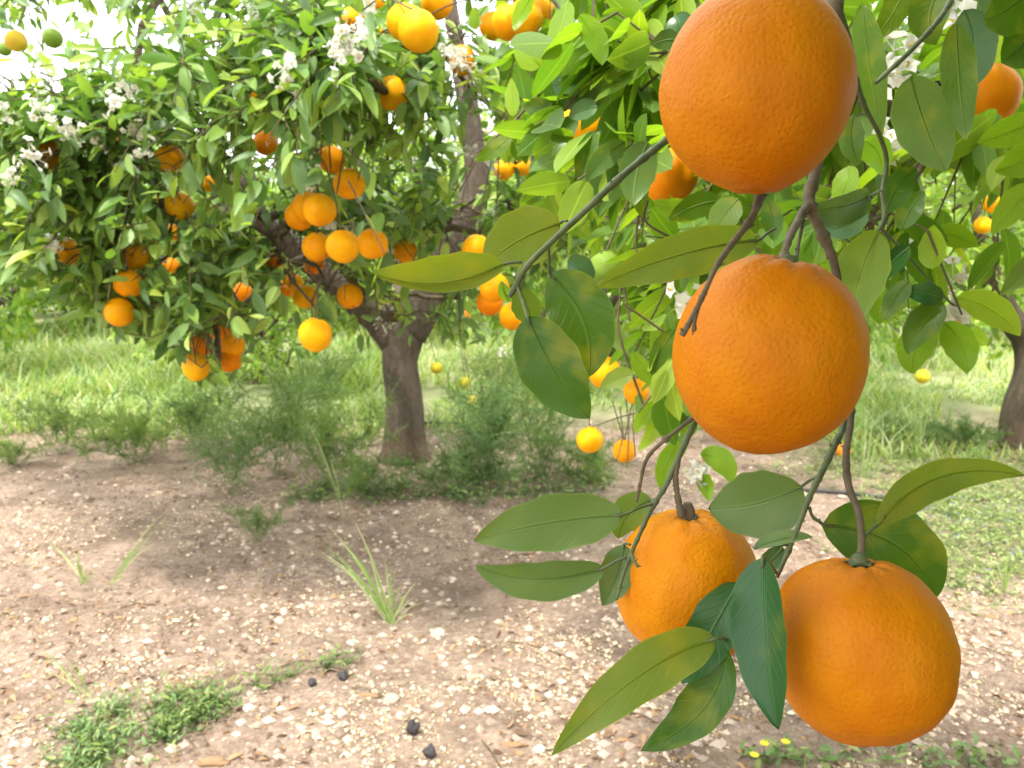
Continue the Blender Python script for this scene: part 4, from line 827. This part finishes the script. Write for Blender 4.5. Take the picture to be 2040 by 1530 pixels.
# low leafy cover on the right, with blue flowers
def cover(name,pts,mat,size,seed,label,cat,up=.6,per=14,sp=.035,hh=.05):
    r=np.random.default_rng(seed); C=np.repeat(pts,per,0); n=len(C); off=r.normal(0,sp,(n,3)); off[:,2]=np.abs(r.normal(0,hh,n)); Pn=C+off
    a=r.uniform(0,6.28,n); D=nrm(np.stack([np.cos(a),np.sin(a),r.normal(up,.3,n)],1)); L=r.uniform(*size,n)
    v,f,u=leafcrowd(Pn,D,np.tile([0,0,1.0],(n,1))+r.normal(0,.3,(n,3)),L,L*.32,.3,.3,TS_LO); v2,f2=prisms(C,Pn,.0009,.0006,3); A=Acc(); A.add(v,f,u); A.add(v2,f2)
    return tag(link(name,A.mesh(name),M[mat]),label,cat,kind='stuff')
rr=np.random.default_rng(8); q=[]
while len(q)<2300:
    x,y=rr.uniform(.75,4.0),rr.uniform(2.1,5.2); px,py,_=proj(np.array([x,y,0]))
    k=mnoise.noise((x*1.4,y*1.4,2)); edge=1770+(py-1000)*.5 if py>960 else 1600
    if px<edge+rr.normal(0,55): continue
    if py>1170+rr.normal(0,32): continue
    if k<-.3 and py<1000: continue
    if py<985 and rr.random()<.4: continue
    q.append((x,y,gz(x,y)))
q=np.array(q); cover('ground_cover',q,'cover',(.012,.03),3,'low pale green weeds with small blue flowers on the right','ground cover',.5,11,.035,.025)
bf=q[(q[:,1]<3.7)][::6]; A=Acc()
for c in bf:
    for _ in range(2):
        p_=c+np.array([*rr.normal(0,.03,2),rr.uniform(.04,.075)])
        for k in range(5):
            th=k*1.257; d=np.array([math.cos(th),math.sin(th),.3])*.005; s=np.array([-math.sin(th),math.cos(th),0])*.0022; A.add([p_,p_+d*.6+s,p_+d,p_+d*.6-s],[(0,1,2),(0,2,3)])
tag(link('blue_flowers',A.mesh('blue_flowers'),M['blue']),'tiny blue flowers sprinkled in the low weeds on the right','flowers',kind='stuff')
# feathery bushes round the middle trunk
def bush_mesh(name,seed,h,w,nst,nee=26):
    r=np.random.default_rng(seed); A=Acc(); PA=[];PB=[];LA=[];LB=[]
    for i in range(nst):
        a=r.uniform(0,6.28); lean=r.uniform(.1,1.0)*w; top=np.array([math.cos(a)*lean,math.sin(a)*lean,h*r.uniform(.5,1)]); mid=top*.5+[0,0,.12*h]+r.normal(0,.02,3); s=spline([[r.normal(0,.03),r.normal(0,.03),-.02],mid,top],7)
        PA+=list(s[:-1]);PB+=list(s[1:])
        for j in range(4,len(s)):
            for _ in range(3):
                d=nrm(r.normal(0,1,3)+[0,0,.4]); L=r.uniform(.05,.13)*(h/.4); e=s[j]+d*L; PA.append(s[j]);PB.append(e)
                for t in np.linspace(.15,1,nee//3):
                    c=s[j]+d*L*t; 
                    for _ in range(3): LA.append(c);LB.append(c+nrm(r.normal(0,1,3)+d*.6)*r.uniform(.012,.026))
    v,f=prisms(PA,PB,.0016,.001,3); A.add(v,f)
    LA=np.array(LA);LB=np.array(LB); S=nrm(np.cross(LB-LA,[.3,.5,.8]))*.0014; n=len(LA); V=np.stack([LA,(LA+LB)/2+S,LB,(LA+LB)/2-S],1).reshape(-1,3); A.add(V,(np.array([(0,1,2),(0,2,3)])[None]+np.arange(n)[:,None,None]*4).reshape(-1,3))
    me=A.mesh(name,False); me.materials.append(M['bush']); return me
BM=[bush_mesh('wild_bush_a',41,.40,.38,13,20),bush_mesh('wild_bush_b',42,.48,.34,12,20),bush_mesh('wild_bush_c',43,.30,.42,14,20)]
BU=[(120,905,0,1.0,'feathery bush at the far left, dark at its foot'),(270,925,2,1.1,'wide low feathery bush under the left fruit row'),(395,900,0,1.15,'feathery bush behind, below the low hanging bunch'),(470,985,1,.8,'slim feathery bush standing forward on bare soil'),(560,945,1,1.15,'tall feathery bush left of the trunk'),(655,965,0,1.15,'dense feathery bush just left of the trunk foot'),(730,985,2,.8,'low feathery bush in front of the trunk foot, left'),(905,975,2,1.0,'low feathery bush in front of the trunk foot, right'),(985,955,0,1.25,'dense feathery bush just right of the trunk'),(1080,965,1,1.0,'feathery bush under the speckled hanging leaf'),(1170,960,2,1.0,'feathery bush below the round hanging orange'),(30,930,2,.7,'small feathery bush cut by the left edge'),(1790,885,2,.75,'thin bush at the foot of the tall grass stalks'),(1930,890,2,.7,'thin bush beside the right-hand trunk'),(640,850,1,1.2,'feathery bush behind the lone lowest orange'),(1010,880,1,1.2,'feathery bush behind, right of the trunk')]
for i,(px,py,k,s,lab) in enumerate(BU):
    g=G(px,py); o=link('bush',BM[k],None,None,g); o.scale=(s,s,s*random.uniform(.9,1.1)); o.rotation_euler.z=i*1.3; tag(o,lab,'bush','feathery bushes round the middle tree')
sd=link('seedling',BM[0],None,None,G(515,1080)); sd.scale=(.42,.42,.42); tag(sd,'little feathery seedling alone on bare soil in front of the bushes','seedling')
# broad-leaved weeds at the trunk foot
q=np.array([G(px,py) for px,py in zip(rr.uniform(880,1230,90),rr.uniform(940,1010,90))]+[G(a,b) for a,b in zip(rr.uniform(560,880,50),rr.uniform(960,1000,50))])
cover('low_weeds',q,'weed',(.02,.045),12,'low leafy weeds in the shade right of the trunk foot','weeds',.5,12,.04,.04)
# weed patch lower left
q=[]
while len(q)<70:
    t=rr.random()**.8; px=110+t*590; py=1515-t*190+rr.normal(0,30*(1.2-t))
    if mnoise.noise((px*.03,py*.04,4))<-.02+.2*t: continue
    if t>.5 and rr.random()<.7: continue
    q.append(G(px,py))
cover('weed_patch',np.array(q),'weed',(.010,.028),14,'patch of ferny green weeds creeping over the soil, lower left','weeds',.8,20,.03,.026)
# yellow flower plants bottom right
q=np.array([G(px,py) for px,py in ((1500,1528),(1525,1535),(1560,1525),(1590,1540),(1640,1535),(1700,1530),(1760,1528),(1830,1525),(1870,1535),(1930,1528),(1960,1525),(2000,1535))])
cover('leafy_weeds',q,'weed',(.03,.05),15,'broad leaved green weeds along the bottom edge, right','weeds',.7,9,.02,.02)
for px,py,lab in ((1520,1500,'yellow flower at the bottom edge, left one of the pair'),(1562,1495,'yellow flower at the bottom edge, right one of the pair'),(1500,1522,'lowest yellow flower at the bottom edge')):
    g=G(px,py+35); A=Acc(); c=np.array([0,0,.045])
    for k in range(8):
        th=k*.785; d=np.array([math.cos(th),math.sin(th),.35])*.012; s=np.array([-math.sin(th),math.cos(th),0])*.004; A.add([c,c+d*.6+s,c+d,c+d*.6-s],[(0,1,2),(0,2,3)])
    e=empty('yellow_flower',g,lab,'flower'); link('petals',A.mesh('petals'),M['yellow'],e); A=Acc(); A.add(*prisms([[0,0,-.01]],[c],.0012,.0008,5)); link('stem',A.mesh('stem'),M['weed'],e)
# grass tufts
def tuft(px,py,targets,lab,name='grass_tuft',w=.0015,mat='grass'):
    g=G(px,py); A=Acc(); r=np.random.default_rng(px); gd=proj(g[None])[2][0]
    for tx,ty,n in targets:
        for _ in range(n):
            T=P(tx+r.normal(0,14),ty+r.normal(0,14),gd+r.uniform(-.12,.08))-g; s0=r.normal(0,.008,3)*[1,1,0]; mid=T*.55+[0,0,.25*np.linalg.norm(T)*.35]
            s=spline([s0,mid,T],6); S=nrm(np.cross(nrm(T),[.2,-1,.1])); ww=w*np.sin(np.linspace(.35,math.pi*.97,len(s)))
            V=np.vstack([s-S*ww[:,None],s+S*ww[:,None]]); m=len(s); A.add(V,[(i,i+m,i+m+1) for i in range(m-1)]+[(i,i+m+1,i+1) for i in range(m-1)])
    return tag(link(name,A.mesh(name),M[mat],None,g),lab,'grass','grass tufts on the bare soil')
tuft(780,1250,[(650,1085,7),(700,1120,6),(690,1070,5),(745,1160,6),(770,1130,3),(830,1180,5),(800,1190,5)],'pale green grass tuft arching left beside the cream stone')
tuft(165,1165,[(120,1085,3),(145,1110,3),(165,1125,3),(185,1140,2)],'small upright grass tuft at the left with a white petal at its foot')
tuft(225,1160,[(325,1045,3),(275,1100,3),(260,1125,2)],'thin grass sprig leaning right beside the small left tuft')
tuft(180,1395,[(75,1305,3),(110,1325,2)],'single grass blades leaning left behind the weed patch')
tuft(690,1035,[(605,830,2),(650,930,1)],'dry straw stem leaning left with a green seed head','dry_grass',.0012)
tuft(1830,905,[(1830,745,5),(1800,770,4),(1860,760,5),(1845,820,6),(1790,830,4)],'tall thin grass stalks under the yellow-green fruit, right')
tuft(1720,985,[(1715,800,3),(1730,850,4),(1760,880,3)],'thin upright grass between the big oranges and the tall stalks')
tuft(1880,925,[(1935,895,3),(1990,900,2),(1850,880,3)],'pale arching grass blades near the right-hand trunk')
tuft(2000,1180,[(1990,1100,6),(2020,1110,6),(1970,1130,4)],'grass tuft in the low weeds at the right edge')
# ---------------------------------------------------------------- litter
def scatter(n,seed,y0=1.2,y1=5.6,xr=.9,thr=-.1):
    r=np.random.default_rng(seed); out=[]
    while len(out)<n:
        y=y0*(y1/y0)**r.random(); x=r.uniform(-xr,xr)*y
        k=mnoise.noise((x*1.7,y*1.7,seed))+.6*mnoise.noise((x*6,y*6,seed+3))
        if k< thr+r.normal(0,.16): continue
        out.append((x,y,gz(x,y)))
    return np.array(out),r
q,r_=scatter(27000,61,thr=.08); n=len(q); a=r_.uniform(0,6.28,n); L=r_.uniform(.005,.017,n)*(1+q[:,1]*.06)*(.7+.6*r_.random(n)**2); q[:,2]+=.001
v,f,u=leafcrowd(q,np.stack([np.cos(a),np.sin(a),r_.normal(.15,.25,n)],1),np.tile([0,0,1.0],(n,1))+r_.normal(0,.35,(n,3)),L,L*.65,.3,.3)
tag(link('fallen_petals',mesh_np('fallen_petals',v,f,u),M['litter']),'dried cream blossom petals strewn over the bare soil','petals',kind='stuff')
q,r_=scatter(9000,62); n=len(q); a=r_.uniform(0,6.28,n); L=r_.uniform(.01,.04,n); q[:,2]+=.003
k=(q[:,1]>3.3)|(r_.random(n)<.6); q,a,L=q[k],a[k],L[k]; n=len(q)
v,f,u=leafcrowd(q,np.stack([np.cos(a),np.sin(a),r_.normal(.1,.2,n)],1),np.tile([0,0,1.0],(n,1))+r_.normal(0,.4,(n,3)),L,L*.4,.6,.5)
tag(link('dry_leaf_litter',mesh_np('dry_leaf_litter',v,f,u),M['dry']),'brown dry leaves and crumbs lying round the trees','leaf litter',kind='stuff')
def rock(nm,seed,size,mat,label,cat,px,py,sq=(1,1,.6),dz=.3,group=None):
    g=G(px,py); V=[];nu,nv=20,12
    for i in range(nv+1):
        ph=math.pi*i/nv
        for j in range(nu):
            th=2*math.pi*j/nu; d=Vector((math.sin(ph)*math.cos(th),math.sin(ph)*math.sin(th),math.cos(ph))); rr_=1+.45*mnoise.noise(d*1.4+Vector((seed*3.1,0,0)))+.16*mnoise.noise(d*4+Vector((seed,0,0))); V.append((d.x*rr_*size*sq[0],d.y*rr_*size*sq[1],d.z*rr_*size*sq[2]))
    Fc=[(i*nu+j,(i+1)*nu+j,(i+1)*nu+(j+1)%nu,i*nu+(j+1)%nu) for i in range(nv) for j in range(nu)]
    o=link(nm,mesh_np(nm,V,Fc),M[mat],None,g+[0,0,size*sq[2]*dz]); tag(o,label,cat,group); return o
rock('stone',1,.022,'stone','cream stone lying right of the arching grass tuft','stone',872,1268,(1.2,.8,.55))
rock('stone',2,.011,'stone','small white stone left of the grass sprigs','stone',92,1232,(1.2,.8,.6),group='small pale stones')
rock('stone',3,.010,'stone','small white stone above the weed patch','stone',402,1298,(1,.8,.7),group='small pale stones')
rock('stone',4,.026,'stone','pale stone lying right of the lowest big orange','stone',1880,1222,(1.1,.9,.6))
rock('stone',5,.016,'stone','pinkish stone near the tip of the sweeping leaf, bottom','stone',1075,1498,(1,.9,.7))
rock('stone',6,.018,'pebble','brown clod right of the black lumps','stone',780,1402,(1.2,1,.6))
for s_,px,py,z,lab in ((7,683,1365,.013,'round black husk right of the weed patch end'),(8,622,1378,.011,'pointed black husk below the weed patch end'),(9,824,1462,.014,'tall black lump near the bottom edge'),(10,856,1508,.014,'dark crumbly lump at the bottom edge')):
    rock('husk',s_,z,'char',lab,'husk',px,py,(1,1,1.1 if s_!=9 else 1.7),.6,'dark husks on the soil')
rock('dry_pod',11,.02,'dry','curled tan dry leaf pod at the bottom edge','pod',425,1522,(1.9,.6,.5)); rock('dry_pod',12,.012,'dry','thin tan pod on the soil right of the weed patch','pod',735,1395,(2.2,.6,.5)); rock('dry_pod',13,.014,'dry','tan pod fragment below the arching tuft, bottom centre','pod',1020,1492,(2.4,.6,.5))
q,r_=scatter(11000,64,1.2,5.2); A=Acc()
bv=np.array([(1,0,0),(-1,0,0),(0,1,0),(0,-1,0),(0,0,1),(0,0,-1)],float); bf_=np.array([(0,2,4),(2,1,4),(1,3,4),(3,0,4),(2,0,5),(1,2,5),(3,1,5),(0,3,5)])
s_=(.0015+.018*r_.random((len(q),1,1))**3)*r_.uniform(.6,1.3,(len(q),6,1)); V=q[:,None,:]+bv[None]*s_*np.array([1,1,.7]); Fc=(bf_[None]+np.arange(len(q))[:,None,None]*6).reshape(-1,3)
tag(link('pebbles',mesh_np('pebbles',V.reshape(-1,3),Fc,None,False),M['pebble']),'small pebbles and crumbs of earth on the soil','pebbles',kind='stuff')
# dry twigs on soil
A=Acc()
for px,py,dx,dy in ((1010,1290,130,35),(700,1385,60,12),(960,1490,40,60),(320,1450,120,-20),(1700,1400,30,60),(1240,1440,70,20),(560,1340,70,-8),(240,1210,60,-8)):
    a=G(px,py);b=G(px+dx,py+dy); s=spline([a+[0,0,.004],(a+b)/2+[0,.01,.008],b+[0,0,.004]],5); A=Acc(); A.add(*tube(s-a,.0018,5,.2)); tag(link('fallen_twig',A.mesh('fallen_twig'),M['twig_brown'],None,a),'thin dry twig lying flat on the bare soil','twig','fallen twigs on the soil')
# irrigation hose
w=[G(1590,982),G(1600,983),G(1700,990),G(1790,1002),G(1840,1007)]
A=Acc(); A.add(*tube(spline([x+[0,0,.012] for x in w],8),.009,10)); tag(link('irrigation_hose',A.mesh('irrigation_hose'),M['hose']),'black irrigation hose on the ground right of the big oranges','hose')
w=[G(560,835),G(640,838),G(700,843),G(760,850),G(860,852),G(1000,850)]; A=Acc(); A.add(*tube(spline([x+[0,0,.022] for x in w],8),.010,10)); tag(link('irrigation_hose',A.mesh('irrigation_hose'),M['hose']),'black irrigation hose on pale soil behind the middle trunk','hose')
g=G(1680,905); o=link('orange',fm[1],None,None,g+[0,0,.035]); o.color=(.8,.3,.03,1); tag(o,'fallen orange lying on the ground behind the hanging stalks','orange','fallen oranges'); 
g=G(1716,868); o=link('orange',fm[0],None,None,g+[0,0,.02]); o.scale=(.8,.8,.6); o.color=(.85,.4,.05,1); tag(o,'small fallen orange farther back in the grass, right','orange','fallen oranges')
# ---------------------------------------------------------------- light, sky, camera
SUN_EL,SUN_AZ=R(66),R(200)      # azimuth measured from +Y (ahead) towards +X (right)
w=bpy.data.worlds.new('World'); sc.world=w; w.use_nodes=True; nt=w.node_tree; nt.nodes.clear(); out=nd(nt,'ShaderNodeOutputWorld'); bg=nd(nt,'ShaderNodeBackground')
sky=nd(nt,'ShaderNodeTexSky'); sky.sky_type='NISHITA'; sky.sun_disc=False; sky.sun_elevation=SUN_EL; sky.sun_rotation=SUN_AZ; sky.dust_density=3.0; sky.air_density=1.0
tc=nd(nt,'ShaderNodeTexCoord'); cn=nd(nt,'ShaderNodeMapRange',i_From_Min=.28,i_From_Max=.5); lk(nt,tnoise(nt,2.2,6,tc.outputs['Generated']),cn.inputs[0])
c=mixc(nt,cn.outputs[0],sky.outputs[0],(13.0,13.2,13.6)); lk(nt,c,bg.inputs[0]); bg.inputs[1].default_value=.15; lk(nt,bg.outputs[0],out.inputs[0])
s=bpy.data.lights.new('sun','SUN'); s.energy=3.3; s.angle=R(5); s.color=(1,.95,.86); so=bpy.data.objects.new('sun',s); col.objects.link(so)
dv=Vector((math.sin(SUN_AZ)*math.cos(SUN_EL),math.cos(SUN_AZ)*math.cos(SUN_EL),math.sin(SUN_EL))); so.rotation_euler=dv.to_track_quat('Z','Y').to_euler(); so.location=(0,0,20)
cd=bpy.data.cameras.new('camera'); co=bpy.data.objects.new('camera',cd); col.objects.link(co); co.location=CAM; co.rotation_euler=(R(90)-TH,0,0)
cd.sensor_width=36; cd.lens=F/2040*36; cd.clip_start=.02; cd.clip_end=1000; cd.dof.use_dof=True; cd.dof.focus_distance=.46; cd.dof.aperture_fstop=18
sc.camera=co
sc.view_settings.view_transform='Standard'; sc.view_settings.look='None'; sc.view_settings.gamma=1; sc.view_settings.exposure=1.0
sc.render.engine='CYCLES'; sc.cycles.max_bounces=6; sc.cycles.transmission_bounces=6; sc.cycles.diffuse_bounces=3
